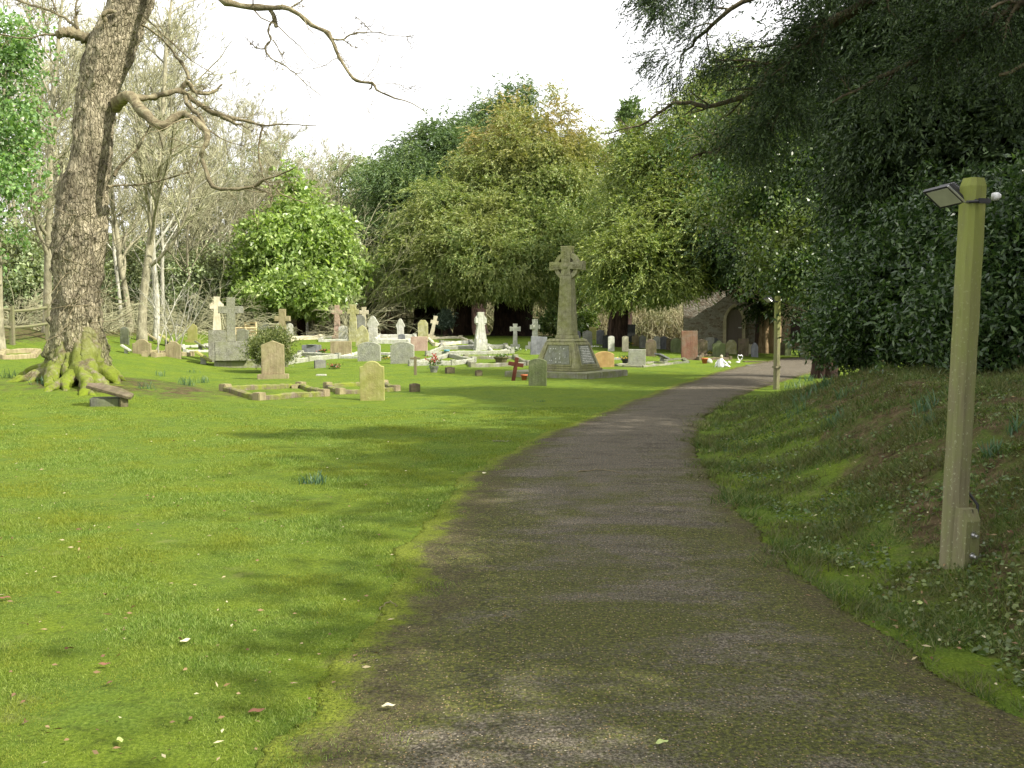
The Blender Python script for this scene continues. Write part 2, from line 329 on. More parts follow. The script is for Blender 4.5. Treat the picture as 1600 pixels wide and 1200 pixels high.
# church
def rubble(name, a, b, c, mortar, sc=4.5):
    m, nt = newmat(name); co = coord(nt, 'Object', (1, 1, 2.1)); n = nt.nodes.new('ShaderNodeTexVoronoi'); n.inputs['Scale'].default_value = sc; nt.links.new(co, n.inputs['Vector'])
    e = vor(nt, co, sc, 'DISTANCE_TO_EDGE'); sx = nt.nodes.new('ShaderNodeSeparateColor'); nt.links.new(n.outputs['Color'], sx.inputs[0])
    col = ramp(nt, sx.outputs[0], [(.1, a), (.5, b), (.9, c)]); col = mix(nt, noise(nt, co, 14, 4), col, tuple(x*.5 for x in b)); col = mix(nt, ramp(nt, e, [(.02, 1.0), (.07, 0.0)]), col, mortar)
    finish(nt, col, .95, bumpn(nt, ramp(nt, e, [(0, 0.0), (.12, 1.0)]), .8, .04), .1); return m
M['rubble'] = rubble('rubble_stone_wall', (.27,.2,.14), (.36,.32,.25), (.52,.49,.42), (.4,.37,.3))
M['rubble2'] = rubble('mossy_rubble_wall', (.2,.16,.09), (.3,.24,.15), (.4,.34,.23), (.26,.22,.14))
M['dress'] = stone('dressed_church_stone', (.45,.38,.25), (.6,.52,.36), (.7,.64,.48), .2, 0, 3)
M['roof'] = plain('church_roof_tile', (.14,.08,.05), .9, .1, 0, .4, 6)
# ground
def groundmat():
    m, nt = newmat('mossy_lawn'); po = coord(nt, 'Pos')
    at_ = nt.nodes.new('ShaderNodeAttribute'); at_.attribute_name = 'litter'; lit = at_.outputs['Fac']
    big = noise(nt, po, .55, 5, .6, .3); fine = noise(nt, po, 9, 6, .7); vf = noise(nt, po, 60, 4, .75)
    moss = ramp(nt, vf, [(.3, (.075,.105,.008)), (.5, (.14,.195,.014)), (.72, (.235,.29,.03))])
    grass = ramp(nt, vf, [(.3, (.04,.075,.01)), (.5, (.095,.155,.02)), (.72, (.18,.25,.055))])
    col = mix(nt, ramp(nt, noise(nt, po, 1.5, 7, .72, .4), [(.36, 0.0), (.64, .9)]), moss, grass)
    col = mix(nt, ramp(nt, big, [(.35, 0.0), (.65, .5)]), col, mix(nt, 1.0, col, (.75,.85,.9), 'MULTIPLY'))
    col = mix(nt, ramp(nt, fine, [(.33, .75), (.47, 0.0)]), col, (.05,.075,.01))
    d = noise(nt, po, 2.1, 5, .7); col = mix(nt, ramp(nt, d, [(.6, 0.0), (.72, .6)]), col, (.2,.21,.07))
    sp_ = vor(nt, po, 13); col = mix(nt, ramp(nt, sp_, [(.05, .8), (.11, 0.0)]), col, (.07,.045,.02))
    soil = ramp(nt, fine, [(.3, (.035,.024,.012)), (.48, (.085,.062,.03)), (.62, (.14,.105,.055)), (.75, (.22,.18,.1))])
    soil = mix(nt, ramp(nt, noise(nt, po, 3.1, 6, .75, .4), [(.46, 0.0), (.6, .85)]), soil, ramp(nt, vf, [(.35, (.035,.07,.01)), (.65, (.11,.16,.025))]))
    soil = mix(nt, ramp(nt, vor(nt, po, 22), [(.08, .7), (.2, 0.0)]), soil, (.25,.2,.12))
    lf = math_(nt, 'ADD', lit, math_(nt, 'MULTIPLY', math_(nt, 'SUBTRACT', noise(nt, po, 2.4, 6, .7), .5), 1.3))
    col = mix(nt, ramp(nt, lf, [(.4, 0.0), (.62, 1.0)]), col, soil)
    h = math_(nt, 'ADD', math_(nt, 'MULTIPLY', fine, 1.2), vf)
    finish(nt, col, .95, bumpn(nt, h, .9, .035), .1); return m
M['ground'] = groundmat()
def pathmat():
    m, nt = newmat('gravelled_tarmac'); po = coord(nt, 'Pos')
    at_ = nt.nodes.new('ShaderNodeAttribute'); at_.attribute_name = 'edge'; ed = at_.outputs['Fac']
    fine = noise(nt, po, 70, 3, .7); base = ramp(nt, fine, [(.32, (.02,.018,.013)), (.5, (.105,.093,.068)), (.67, (.27,.24,.185))])
    v = nt.nodes.new('ShaderNodeTexVoronoi'); v.inputs['Scale'].default_value = 70; nt.links.new(po, v.inputs['Vector'])
    sc = nt.nodes.new('ShaderNodeSeparateColor'); nt.links.new(v.outputs['Color'], sc.inputs[0])
    peb = ramp(nt, sc.outputs[1], [(.0, (.08,.07,.05)), (.35, (.2,.16,.1)), (.65, (.4,.29,.14)), (.88, (.62,.46,.24)), (1.0, (.75,.68,.5))])
    pm = math_(nt, 'MULTIPLY', ramp(nt, v.outputs['Distance'], [(.2, 1.0), (.4, 0.0)]), ramp(nt, sc.outputs[0], [(.46, 0.0), (.51, .95)]))
    st = noise(nt, coord(nt, 'Pos', (.6, 1.3, 1)), 1.2, 6, .72, .5)
    base = mix(nt, ramp(nt, noise(nt, coord(nt, 'Pos', (.8, 2.0, 1)), 1.7, 6, .75), [(.5, 0.0), (.62, .75)]), base, mix(nt, 1.0, base, (.55,.56,.55), 'MULTIPLY'))
    mossc = ramp(nt, noise(nt, po, 48, 4, .7), [(.34, (.015,.018,.005)), (.52, (.065,.075,.012)), (.7, (.2,.21,.03))])
    near = nt.nodes.new('ShaderNodeSeparateXYZ'); nt.links.new(po, near.inputs[0]); mr = nt.nodes.new('ShaderNodeMapRange'); nt.links.new(near.outputs[1], mr.inputs[0])
    mr.inputs[1].default_value = 15; mr.inputs[2].default_value = 6; mr.inputs[3].default_value = -.14; mr.inputs[4].default_value = .09
    mf = math_(nt, 'ADD', math_(nt, 'ADD', st, math_(nt, 'MULTIPLY', ed, .42)), mr.outputs[0])
    mf = math_(nt, 'ADD', mf, math_(nt, 'MULTIPLY', math_(nt, 'SUBTRACT', noise(nt, po, 22, 4, .7), .5), .35))
    col = mix(nt, math_(nt, 'MULTIPLY', ramp(nt, mf, [(.5, 0.0), (.68, 1.0)]), .8), base, mossc)
    col = mix(nt, math_(nt, 'MULTIPLY', pm, .8), col, peb)
    e2 = math_(nt, 'ADD', ed, math_(nt, 'MULTIPLY', math_(nt, 'SUBTRACT', noise(nt, po, 5, 7, .75, .3), .5), 1.7))
    col = mix(nt, ramp(nt, e2, [(.62, 0.0), (.85, .95)]), col, ramp(nt, noise(nt, po, 55, 4, .75), [(.3, (.05,.065,.008)), (.5, (.13,.165,.015)), (.72, (.24,.27,.04))]))
    e3 = math_(nt, 'ADD', ed, math_(nt, 'MULTIPLY', math_(nt, 'SUBTRACT', noise(nt, po, 3.3, 7, .75, .3), .5), 1.4))
    col = mix(nt, math_(nt, 'MULTIPLY', ramp(nt, e3, [(.35, 0.0), (.5, .7), (.62, .7), (.8, 0.0)]), .6), col, ramp(nt, fine, [(.35, (.03,.022,.014)), (.65, (.12,.09,.06))]))
    rg = .93
    h = math_(nt, 'ADD', math_(nt, 'MULTIPLY', pm, .8), fine)
    finish(nt, col, rg, bumpn(nt, h, 1.0, .02), .12); return m
M['path'] = pathmat()
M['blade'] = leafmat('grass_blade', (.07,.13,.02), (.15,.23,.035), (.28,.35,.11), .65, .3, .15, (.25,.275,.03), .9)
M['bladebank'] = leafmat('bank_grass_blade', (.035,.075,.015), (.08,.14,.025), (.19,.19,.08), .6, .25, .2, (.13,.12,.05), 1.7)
M['fallen'] = leafmat('fallen_leaf', (.12,.06,.03), (.25,.17,.08), (.45,.42,.25), .6, .1, .3)
# ------------------------------------------------------------------ ground and path
def axis(a, b, st, far0, far1, gr=1.13):
    v = list(np.arange(a, b+1e-6, st)); s = st; x = v[-1]
    while x < far1: s *= gr; x += s; v.append(x)
    s = st; x = v[0]; lo = []
    while x > far0: s *= gr; x -= s; lo.append(x)
    return np.array(lo[::-1]+v)
xs = axis(-12, 8, .12, -320, 320); ys = axis(2.5, 26, .12, -60, 520, 1.06)
gx, gy = np.meshgrid(xs, ys); gz = H(gx, gy); nx, ny = len(xs), len(ys)
# the ground dips under the path sheet
wl = eL(gy); wr = eR(gy); inside = (gx > wl+.12) & (gx < wr-.12) & (gy < 45)
gz = gz - np.where(inside, .05, 0)
V = np.stack([gx, gy, gz], -1).reshape(-1, 3); i = np.arange(nx*ny).reshape(ny, nx)
Q = np.stack([i[:-1,:-1], i[:-1,1:], i[1:,1:], i[1:,:-1]], -1).reshape(-1, 4)
ground = tag(mesh('ground', V, Q, M['ground'], smooth=True), kind='structure')
def litter(x, y):
    t = x-eR(y)
    a = ss(.5, 1.7, t)*.68*(1-ss(24, 30, y)) + .25*ss(.0, .5, t)*(1-ss(7, 10, y)) + .35*ss(-.1, 1.2, t)*(1-ss(4.5, 6, y))
    a = a - .55*np.exp(-(((t-.7)/.9)**2+((y-13)/2.2)**2))
    a = a + .5*np.exp(-(((x+9.6)/4.2)**2+((y-21)/3.2)**2)) + .3*np.exp(-(((x+6.3)/2.2)**2+((y-20.5)/2)**2))
    a = a + .9*ss(56, 62, y) + .8*ss(-14, -17, x)*ss(26, 30, y)
    a = a + .8*ss(9, 12, x)*ss(44, 48, y)*0
    a = a + .42*np.exp(-((eL(y)-x)/.16)**2) + .15*ss(0, .3, t)
    return np.clip(a, 0, 1)
at_ = ground.data.attributes.new('litter', 'FLOAT', 'POINT'); at_.data.foreach_set('value', litter(V[:,0], V[:,1]).astype(np.float32))
g = np.random.default_rng(5)
def strip_pts(P):
    out = []
    for a, b in zip(P[:-1], P[1:]): out.append((a, b))
    return out
RL, RR = rs(PL, 1500), rs(PR, 1500); n = len(RL)
jL = wob(RL[:,1], RL[:,0], .8)*.09+wob(RL[:,1], RL[:,0], .22, 2)*.05+g.normal(0, .012, n); jR = wob(RR[:,1], RR[:,0], .9, 4)*.08+wob(RR[:,1], RR[:,0], .2, 1)*.05+g.normal(0, .012, n)
RL = RL+np.stack([jL, jL*0], 1); RR = RR+np.stack([jR, jR*0], 1)
Kc = 26; f = np.linspace(0, 1, Kc); f = .5-.5*np.cos(f*math.pi)*1.0
pp = RL[:,None]*(1-f[None,:,None])+RR[:,None]*f[None,:,None]
pz = H(pp[...,0], pp[...,1]) + .014 + .03*np.sin(f*math.pi)[None,:]
pz[:,0] -= .03; pz[:,-1] -= .03
V = np.concatenate([pp, pz[...,None]], -1).reshape(-1, 3); i = np.arange(n*Kc).reshape(n, Kc)
Q = np.stack([i[:-1,:-1], i[:-1,1:], i[1:,1:], i[1:,:-1]], -1).reshape(-1, 4)
path = tag(mesh('path', V, Q, M['path'], smooth=True), kind='structure')
wd = np.linalg.norm(RR-RL, axis=1)[:,None]; e = np.exp(-(f[None]*wd/.42))*1.1+np.exp(-((1-f[None])*wd/.3))*.7
at_ = path.data.attributes.new('edge', 'FLOAT', 'POINT'); at_.data.foreach_set('value', e.ravel().astype(np.float32))
# ------------------------------------------------------------------ short grass, as one sheet of blades
def blades(name, n, regions, mat, hgt, wid, seed, lean=.5, dens=None):
    g = np.random.default_rng(seed); y = regions[0]*(regions[1]/regions[0])**(g.uniform(0, 1, n)**.8); x0, x1 = regions[2](y), regions[3](y)
    x = x0+(x1-x0)*g.uniform(0, 1, n); k = dens(x, y, g); x, y = x[k], y[k]; n = len(x); fr = (x-eL(y))/(eR(y)-eL(y)); z = H(x, y)-.004+np.where((fr > 0) & (fr < 1), .012+.03*np.sin(np.clip(fr, 0, 1)*math.pi), 0)
    sc = np.clip(.6+y/11, .8, 2.2)
    h = hgt*g.uniform(.5, 1.5, n)*np.clip(sc, .8, 1.5)*np.clip(1+.9*wob(x, y, .45), .35, 2.0); w = wid*g.uniform(.7, 1.3, n)*sc
    a = g.uniform(0, 2*math.pi, n); ln = g.uniform(0, lean, n)*h*1.6; b = g.uniform(0, 2*math.pi, n)
    P = np.stack([x, y, z], 1); s = np.stack([np.cos(a), np.sin(a), 0*a], 1)*w[:,None]*.5
    tip = P+np.stack([np.cos(b)*ln, np.sin(b)*ln, h], 1)
    V = np.stack([P-s, P+s, tip], 1).reshape(-1, 3)
    return tag(mesh(name, V, np.arange(3*n).reshape(n, 3), mat), kind='stuff', cat='grass')
def left_d(x, y, g): return (g.uniform(0, 1, len(x)) > litter(x, y)*.75) & (x < eL(y)+.04+.6*np.clip(wob(x, y, .4)*.8+wob(x, y, .13)*.6+.2, 0, 1)*g.uniform(0, 1, len(x))**1.5+.05*g.normal(0, 1, len(x)))
def bank_d(x, y, g): return (x > eR(y)-.02-.45*np.clip(wob(x, y, .35, 2)*.8+wob(x, y, .12)*.6+.15, 0, 1)*g.uniform(0, 1, len(x))**1.5) & (g.uniform(0, 1, len(x)) < .45+.8*wob(x, y, .33, 2)+.25*wob(x, y, .12))
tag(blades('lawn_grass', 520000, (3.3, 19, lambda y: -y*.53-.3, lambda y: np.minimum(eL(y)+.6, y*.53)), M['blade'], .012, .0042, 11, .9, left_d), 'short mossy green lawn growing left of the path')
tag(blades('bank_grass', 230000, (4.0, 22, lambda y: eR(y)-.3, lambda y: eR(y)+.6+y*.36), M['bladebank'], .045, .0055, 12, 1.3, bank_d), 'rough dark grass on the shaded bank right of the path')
# clover and ivy leaves low on the bank, dead leaves and bits everywhere
g = np.random.default_rng(14); n = 26000
y = 4.2*(20/4.2)**g.uniform(0, 1, n); x = eR(y)+.25+g.uniform(0, 1, n)*(1.2+y*.3); k = wob(x, y, .45, 6) > -.15; x, y = x[k], y[k]
P = np.stack([x, y, H(x, y)+g.uniform(.004, .035, len(x))], 1); D = g.normal(0, 1, P.shape)*[1, 1, .35]
V, Q = leaves(g, P, D, .034, .026, 0, .1, .45); tag(mesh('bank_weeds', V, Q, M['holly']), 'small dark leafy weeds over the bank', 'weeds', kind='stuff')
n = 3600; y = 3.5*(24/3.5)**g.uniform(0, 1, n); x = g.uniform(-.55, .55, n)*y; k = (g.uniform(0, 1, n) < np.where(x > eR(y), .95, np.where(x > eL(y), .16, .3))); x, y = x[k], y[k]
P = np.stack([x, y, H(x, y)+.022+.012*(x > eR(y))], 1); D = g.normal(0, 1, P.shape)*[1, 1, .12]
V, Q = leaves(g, P, D, .034*g.uniform(.4, 1.4, len(x)), .014, 0, .15, .35); tag(mesh('dead_leaves', V, Q, M['fallen']), 'scattered dead leaves lying on grass, path and bank', 'leaves', kind='stuff')
# ------------------------------------------------------------------ camera, sky, sun
cam = bpy.data.objects.new('camera', bpy.data.cameras.new('camera')); C.objects.link(cam); SC.camera = cam
cam.location = (0, 0, EYE); cam.rotation_euler = (R_(90)-PITCH, 0, 0); cam.data.sensor_fit = 'HORIZONTAL'; cam.data.angle = 2*math.atan(800/F); cam.data.clip_end = 2000; cam.data.clip_start = .05
EL, AZ = 42.0, -26.0     # sun height, and its bearing from +X towards +Y
w = bpy.data.worlds.new('World'); SC.world = w; w.use_nodes = True; nt = w.node_tree; nt.nodes.clear()
sky = nt.nodes.new('ShaderNodeTexSky'); sky.sky_type = 'NISHITA'; sky.sun_disc = False; sky.sun_elevation = R_(EL); sky.sun_rotation = R_(90-AZ); sky.dust_density = 2.0
co = nt.nodes.new('ShaderNodeTexCoord').outputs['Generated']
cl = noise(nt, co, 2.2, 5, .6); cloud = mix(nt, ramp(nt, cl, [(.3, .82), (.6, .97)]), sky.outputs[0], (9.1, 9.0, 9.0))
bg = nt.nodes.new('ShaderNodeBackground'); bg.inputs[1].default_value = .105; nt.links.new(cloud, bg.inputs[0]); out = nt.nodes.new('ShaderNodeOutputWorld'); nt.links.new(bg.outputs[0], out.inputs[0])
sl = bpy.data.lights.new('sun', 'SUN'); sl.energy = 4.8; sl.angle = R_(.6); sl.color = (1, .94, .84); so = bpy.data.objects.new('sun', sl); C.objects.link(so)
sv = Vector((math.cos(R_(EL))*math.cos(R_(AZ)), math.cos(R_(EL))*math.sin(R_(AZ)), math.sin(R_(EL)))); so.rotation_euler = sv.to_track_quat('Z', 'Y').to_euler(); so.location = (20, -5, 30)
SC.view_settings.view_transform = 'Standard'; SC.view_settings.look = 'None'; SC.view_settings.gamma = 1; SC.view_settings.exposure = .95
SC.cycles.max_bounces = 6; SC.cycles.diffuse_bounces = 3; SC.cycles.transparent_max_bounces = 8; SC.cycles.caustics_reflective = False; SC.cycles.caustics_refractive = False
# ------------------------------------------------------------------ foliage
def B(px, py, rx, ry, Y, dep=None):
    """blob seen at a picture place, at true distance Y: centre and radii in metres"""
    c = at(px, py, Y); s = Y/F; return (c, np.array([rx*s, (dep if dep else rx*s), ry*s]))
CAMP = np.array([0, 0, EYE])
def TB(px, py, Y): p = at(px, py, Y); return (p[0], p[1], float(H(p[0], p[1])))
def sphere(g, n): return norm(g.normal(0, 1, (n, 3)))
def surf(g, blobs, n, lo=.8, hi=1.04, lump=.14, cull=-.35, zmin=None, keep=.3):
    w = np.array([r[0]*r[2]+r[0]*r[1] for c, r in blobs]); w = w/w.sum(); k = g.choice(len(blobs), n*3, p=w)
    cs = np.array([b[0] for b in blobs])[k]; rr = np.array([b[1] for b in blobs])[k]; d = sphere(g, n*3)
    lum = 1+lump*(np.sin(d[:,0]*7+k*2)*np.cos(d[:,2]*6+k)+np.sin(d[:,1]*9+d[:,2]*5+k)*.5)
    P = cs+d*rr*(g.uniform(lo, hi, (n*3, 1))*lum[:,None]); O = norm(d/rr)
    ok = np.ones(len(P), bool)
    for c, r in blobs: ok &= (((P-c)/r)**2).sum(1) > .5
    tc = norm(CAMP-P); f = (tc*O).sum(1); ok &= (f > cull) | (g.uniform(0, 1, len(P)) < keep)
    if zmin is not None: ok &= P[:,2] > zmin+.25+.75*wob(P[:,0], P[:,1], 1.3)
    return P[ok][:n], O[ok][:n]
def sprays(g, P, O, ns, size, nl, slen, L, W, droop, mixo=.8, flat=.55, rows=True, jit=.5):
    n = len(P); s = size*g.uniform(.6, 1.4, (n, 1))
    SP = np.repeat(P, ns, 0)+g.normal(0, 1, (n*ns, 3))*np.repeat(s, ns, 0)*[1, 1, flat]
    SO = norm(np.repeat(O, ns, 0)*mixo+g.normal(0, jit, (n*ns, 3))+[0, 0, -droop]); S = len(SP)
    sl = slen*g.uniform(.6, 1.3, (S, 1))
    if rows:
        t = np.tile(np.linspace(0, 1, nl), S)[:,None]; p = np.repeat(SP, nl, 0); d = np.repeat(SO, nl, 0); side = norm(np.cross(d, [0, 0, 1.]))
        sg = np.where(np.arange(S*nl) % 2, 1, -1)[:,None]; pos = p+d*t*np.repeat(sl, nl, 0)+[0, 0, -1]*t*t*np.repeat(sl, nl, 0)*.35
        D = d*.8+side*sg*.75*(1.1-t)+g.normal(0, .25, pos.shape)
        return leaves(g, pos, D, L, W, droop*.7, .15)
    pos = np.repeat(SP, nl, 0)+g.normal(0, 1, (S*nl, 3))*slen*.35; D = np.repeat(SO, nl, 0)*.7+g.normal(0, .8, pos.shape)
    return leaves(g, pos, D, L, W, droop, .2, .75)
def fill(g, blobs, n, L, lo=.35, hi=.82, zmin=None):
    w = np.array([r[0]*r[2] for c, r in blobs]); w = w/w.sum(); k = g.choice(len(blobs), n, p=w)
    P = np.array([b[0] for b in blobs])[k]+sphere(g, n)*np.array([b[1] for b in blobs])[k]*g.uniform(lo, hi, (n, 1))
    if zmin is not None: P = P[P[:,2] > zmin]
    return leaves(g, P, g.normal(0, 1, P.shape), L, L*.62, .2, .1)
def limbs(g, base, tops, r0, K=9, S=6, sag=.1):
    P, R = [], []
    for t in tops:
        b = np.array(base)+[0, 0, g.uniform(-.3, .8)]; m = (b+t)/2+g.normal(0, .08, 3)*np.linalg.norm(t-b)+[0, 0, sag*np.linalg.norm(t-b)]
        P.append(rs([b, m, t], K)); R.append(np.linspace(r0*g.uniform(.4, .8), .03, K))
    return tubes(np.array(P), np.array(R), S)
def fluted(g, base, h, r, flare=1.5, lean=(0, 0), S=28, K=16, flute=.16):
    t = np.linspace(0, 1, K); a = np.arange(S)*2*math.pi/S
    rad = r*(1+(flare-1)*np.exp(-t*h/.45)+.12*t); F_ = 1+flute*(np.sin(a*5+1)[None]*.6+np.sin(a*8+t[:,None]*2)*.5+g.normal(0, .08, (K, S)))
    x = rad[:,None]*F_*np.cos(a)+lean[0]*t[:,None]*h; y = rad[:,None]*F_*np.sin(a)+lean[1]*t[:,None]*h; z = (t*h)[:,None]+0*x-.25
    V = np.stack([x, y, z], -1).reshape(-1, 3)+base; k = np.arange(K-1)[:,None]*S; i = np.arange(S)[None]; j = (i+1) % S
    return V, np.stack([k+i, k+j, k+S+j, k+S+i], -1).reshape(-1, 4)
def tree(name, label, catn, base, blobs, mat, bark='yewbark', tr=.4, th=3.5, seed=1, nb=300, ns=14, nl=8, size=.55, slen=.5, L=.2, W=.07, droop=.35,
         rows=True, nf=2500, fl=.5, zmin=None, group=None, nlimb=14, flare=1.5, lump=.14, mixo=.8, tlean=(0,0), part='foliage', cull=-.35, extra=None, jit=.5, fhi=.82):
    g = np.random.default_rng(seed); base = np.array(base, float); t = thing(name, label, catn, base, group=group)
    P, O = surf(g, blobs, nb, lump=lump, zmin=zmin, cull=cull); parts = [sprays(g, P, O, ns, size, nl, slen, L, W, droop, mixo, rows=rows, jit=jit)]
    if nf: parts.append(fill(g, blobs, nf, fl, hi=fhi, zmin=zmin))
    V, Q = cat(parts)
    if zmin is not None:
        q = V.reshape(-1, 4, 3); q = q[q[:,0,2] > zmin-.25+.6*wob(q[:,0,0], q[:,0,1], 1.3)]; V = q.reshape(-1, 3); Q = np.arange(len(V)).reshape(-1, 4)
    mesh(part, V-base, Q, M[mat], t)
    tp = [fluted(g, (0,0,0), th, tr, flare, tlean)]; V, Q = cat(tp); mesh('trunk', V, Q, M[bark], t, smooth=True)
    if nlimb:
        top = base+[tlean[0]*th, tlean[1]*th, th*.85]; V, Q = limbs(g, top, P[g.choice(len(P), nlimb)]*.85+top*.15, tr*.7); mesh('branches', V-base, Q, M[bark], t, smooth=True)
    return t
YW = dict(rows=True)
# --- the big yews behind the graves
b0 = gnd(668, 523)
tree('yew_tree', 'broad dark green yew, the left half of the big yew group', 'tree', (*at(672, 520, 64.4)[:2], H(*at(672, 520, 64.4)[:2])), [B(690,265,62,75,67.8), B(640,320,70,80,65.5), B(700,380,100,90,64.4), B(620,410,60,62,63.3), B(730,300,60,90,66.7)], 'yewdark', tr=1.0, th=4.5, seed=21, nb=500, ns=26, nl=10, size=.52, L=.19, W=.07, nf=4500, fl=.6, zmin=3.0, lump=.17)
tree('yew_tree', 'tallest yew, its dark green top peeking up behind the orange tipped one', 'tree', (*at(735, 520, 70.1)[:2], H(*at(735, 520, 70.1)[:2])), [B(800,185,42,45,72.3), B(770,230,70,60,72.3), B(740,300,80,90,71.2)], 'yewdark', tr=.9, th=7, seed=22, nb=234, ns=26, nl=10, size=.52, L=.19, W=.07, nf=2500, fl=.6, zmin=3.2, lump=.17)
tree('yew_tree', 'big rounded yew with orange tipped top, rising behind the celtic memorial cross', 'tree', (*at(800, 522, 61)[:2], H(*at(800, 522, 61)[:2])), [B(830,255,78,95,61), B(800,320,100,100,61), B(870,330,90,110,59.9), B(840,400,115,80,58.8), B(905,300,50,80,62.1)], 'yeworange', tr=1.05, th=4.5, seed=23, nb=641, ns=26, nl=10, size=.52, L=.18, W=.06, nf=5000, fl=.6, zmin=2.9, lump=.17)
tree('yew_tree', 'low front yew skirt of olive sprays hanging above the white celtic cross grave', 'tree', (*at(722, 520, 58.8)[:2], H(*at(722, 520, 58.8)[:2])), [B(735,385,75,62,56.5), B(790,350,60,60,58), B(690,345,60,60,58), B(670,415,70,55,57.6), B(775,420,70,50,55.4)], 'yew', tr=.45, th=3.5, seed=24, nb=328, ns=26, nl=10, size=.42, L=.17, W=.055, nf=2200, fl=.5, zmin=2.7, lump=.17)
tree('yew_tree', 'shadowy bluish green yew behind the fan shaped bare shrub', 'tree', (*at(600, 512, 67.8)[:2], H(*at(600, 512, 67.8)[:2])), [B(590,420,45,60,65.5), B(612,300,40,55,72.3), B(575,450,35,40,63.3)], 'yewdark', tr=.5, th=5, seed=25, nb=330, ns=14, nl=10, size=.52, L=.19, W=.07, nf=1800, fl=.6, zmin=2.6, bark='tantrunk')
# --- golden yew right of the memorial and its neighbours
tree('golden_yew_tree', 'golden green yew with long drooping branches, right of the memorial cross', 'tree', (*at(962, 528, 47)[:2], H(*at(962, 528, 47)[:2])), [B(1010,370,60,75,47), B(985,420,55,60,45), B(1028,425,55,62,45), B(1040,300,60,75,48), B(1000,255,38,55,50), B(1095,330,60,80,49), B(960,380,30,60,50)], 'yewgold', tr=.4, th=3.6, seed=26, nb=594, ns=26, nl=10, size=.42, L=.17, W=.055, nf=3200, fl=.5, zmin=2.55, lump=.25, tlean=(.06, 0))
tree('golden_yew_tree', 'tall golden brown yew crowding behind bare twigs, left of the glossy hollies', 'tree', TB(1197, 550, 52.5), [B(1120,250,80,100,48), B(1150,160,70,60,50), B(1105,350,70,80,46)], 'yewgold', tr=.5, th=5, seed=27, nb=328, ns=26, nl=10, size=.52, L=.18, W=.06, nf=2600, fl=.6, zmin=3.2, lump=.22)
g_ = np.random.default_rng(3)
tree('conifer_tree', 'narrow columnar conifer poking into the sky right of the big yews', 'tree', (*at(978, 515, 68)[:2], H(*at(978, 515, 68)[:2])), [B(986,176,9,28,68), B(984,215,17,45,68), B(978,285,32,60,68), B(975,370,38,70,68)], 'conifer', tr=.35, th=8, seed=28, nb=300, ns=14, nl=7, size=.16, slen=.3, L=.22, W=.09, droop=-.6, nf=900, fl=.4, lump=.06)
# --- dark wood on the right
tree('holly_tree', 'glossy mixed evergreen tree above and left of the laurel hedge', 'tree', TB(1290, 545, 29), [B(1230,300,95,90,27), B(1180,215,80,80,29), B(1290,410,80,70,25), B(1310,210,90,90,27), B(1225,420,50,35,26), B(1330,330,80,90,26)], 'holly', bark='yewbark', tr=.3, th=4, seed=31, nb=620, ns=13, nl=8, size=.42, slen=.35, L=.11, W=.06, rows=False, droop=.3, nf=5000, fl=.26, nlimb=18, lump=.28)
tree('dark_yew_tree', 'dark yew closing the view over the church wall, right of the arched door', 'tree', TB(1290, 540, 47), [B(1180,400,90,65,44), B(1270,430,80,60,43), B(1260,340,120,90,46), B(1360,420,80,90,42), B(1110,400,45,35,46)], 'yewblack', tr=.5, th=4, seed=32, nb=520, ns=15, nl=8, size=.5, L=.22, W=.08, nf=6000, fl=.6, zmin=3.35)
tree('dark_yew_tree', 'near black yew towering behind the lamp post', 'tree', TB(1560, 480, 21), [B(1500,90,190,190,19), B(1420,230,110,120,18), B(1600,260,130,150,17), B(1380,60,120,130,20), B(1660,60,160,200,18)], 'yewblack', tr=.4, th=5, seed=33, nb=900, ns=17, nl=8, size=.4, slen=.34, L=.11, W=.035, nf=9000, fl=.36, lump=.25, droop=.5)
tree('laurel_hedge', 'dense glossy laurel thicket crowning the bank behind the lamp post', 'hedge', TB(1500, 585, 16.5), [B(1400,480,95,120,16.5), B(1480,430,120,130,16), B(1560,490,110,110,13.5), B(1330,520,48,66,18), B(1640,430,110,160,13.5), B(1370,400,70,90,18)], 'laurel', tr=.12, th=1.6, seed=34, nb=1100, ns=13, nl=6, size=.26, slen=.12, L=.105, W=.04, rows=False, droop=.15, nf=9000, fl=.17, nlimb=16, lump=.2, zmin=.85, jit=.7)
# --- evergreens on the left
tree('rhododendron', 'bright sunlit broad leaved evergreen bush behind the rough granite cross', 'bush', TB(470, 512, 57), [B(465,415,60,66,56), B(415,448,36,34,55), B(520,446,34,36,56), B(460,325,22,42,57), B(500,385,44,42,56), B(432,390,34,40,55), B(480,352,34,34,57), B(540,415,22,26,56), B(470,458,62,28,54)], 'rhodo', bark='yewbark', tr=.2, th=2.5, seed=41, nb=520, ns=15, nl=6, size=.42, slen=.28, L=.3, W=.15, rows=False, droop=.15, nf=2200, fl=.5, zmin=2.0, lump=.42)
tree('ivy_clad_tree', 'leafy green ivy clad tree at the left edge of the picture', 'tree', TB(-5, 500, 30), [B(-20,150,50,100,30), B(10,120,34,50,30), B(-10,290,36,90,29), B(20,240,22,50,30), B(-15,60,40,60,30)], 'ivy', bark='bare', tr=.16, th=7, seed=42, nb=135, ns=14, nl=6, size=.42, slen=.2, L=.14, W=.09, rows=False, droop=.2, nf=60, fl=.25, lump=.4)
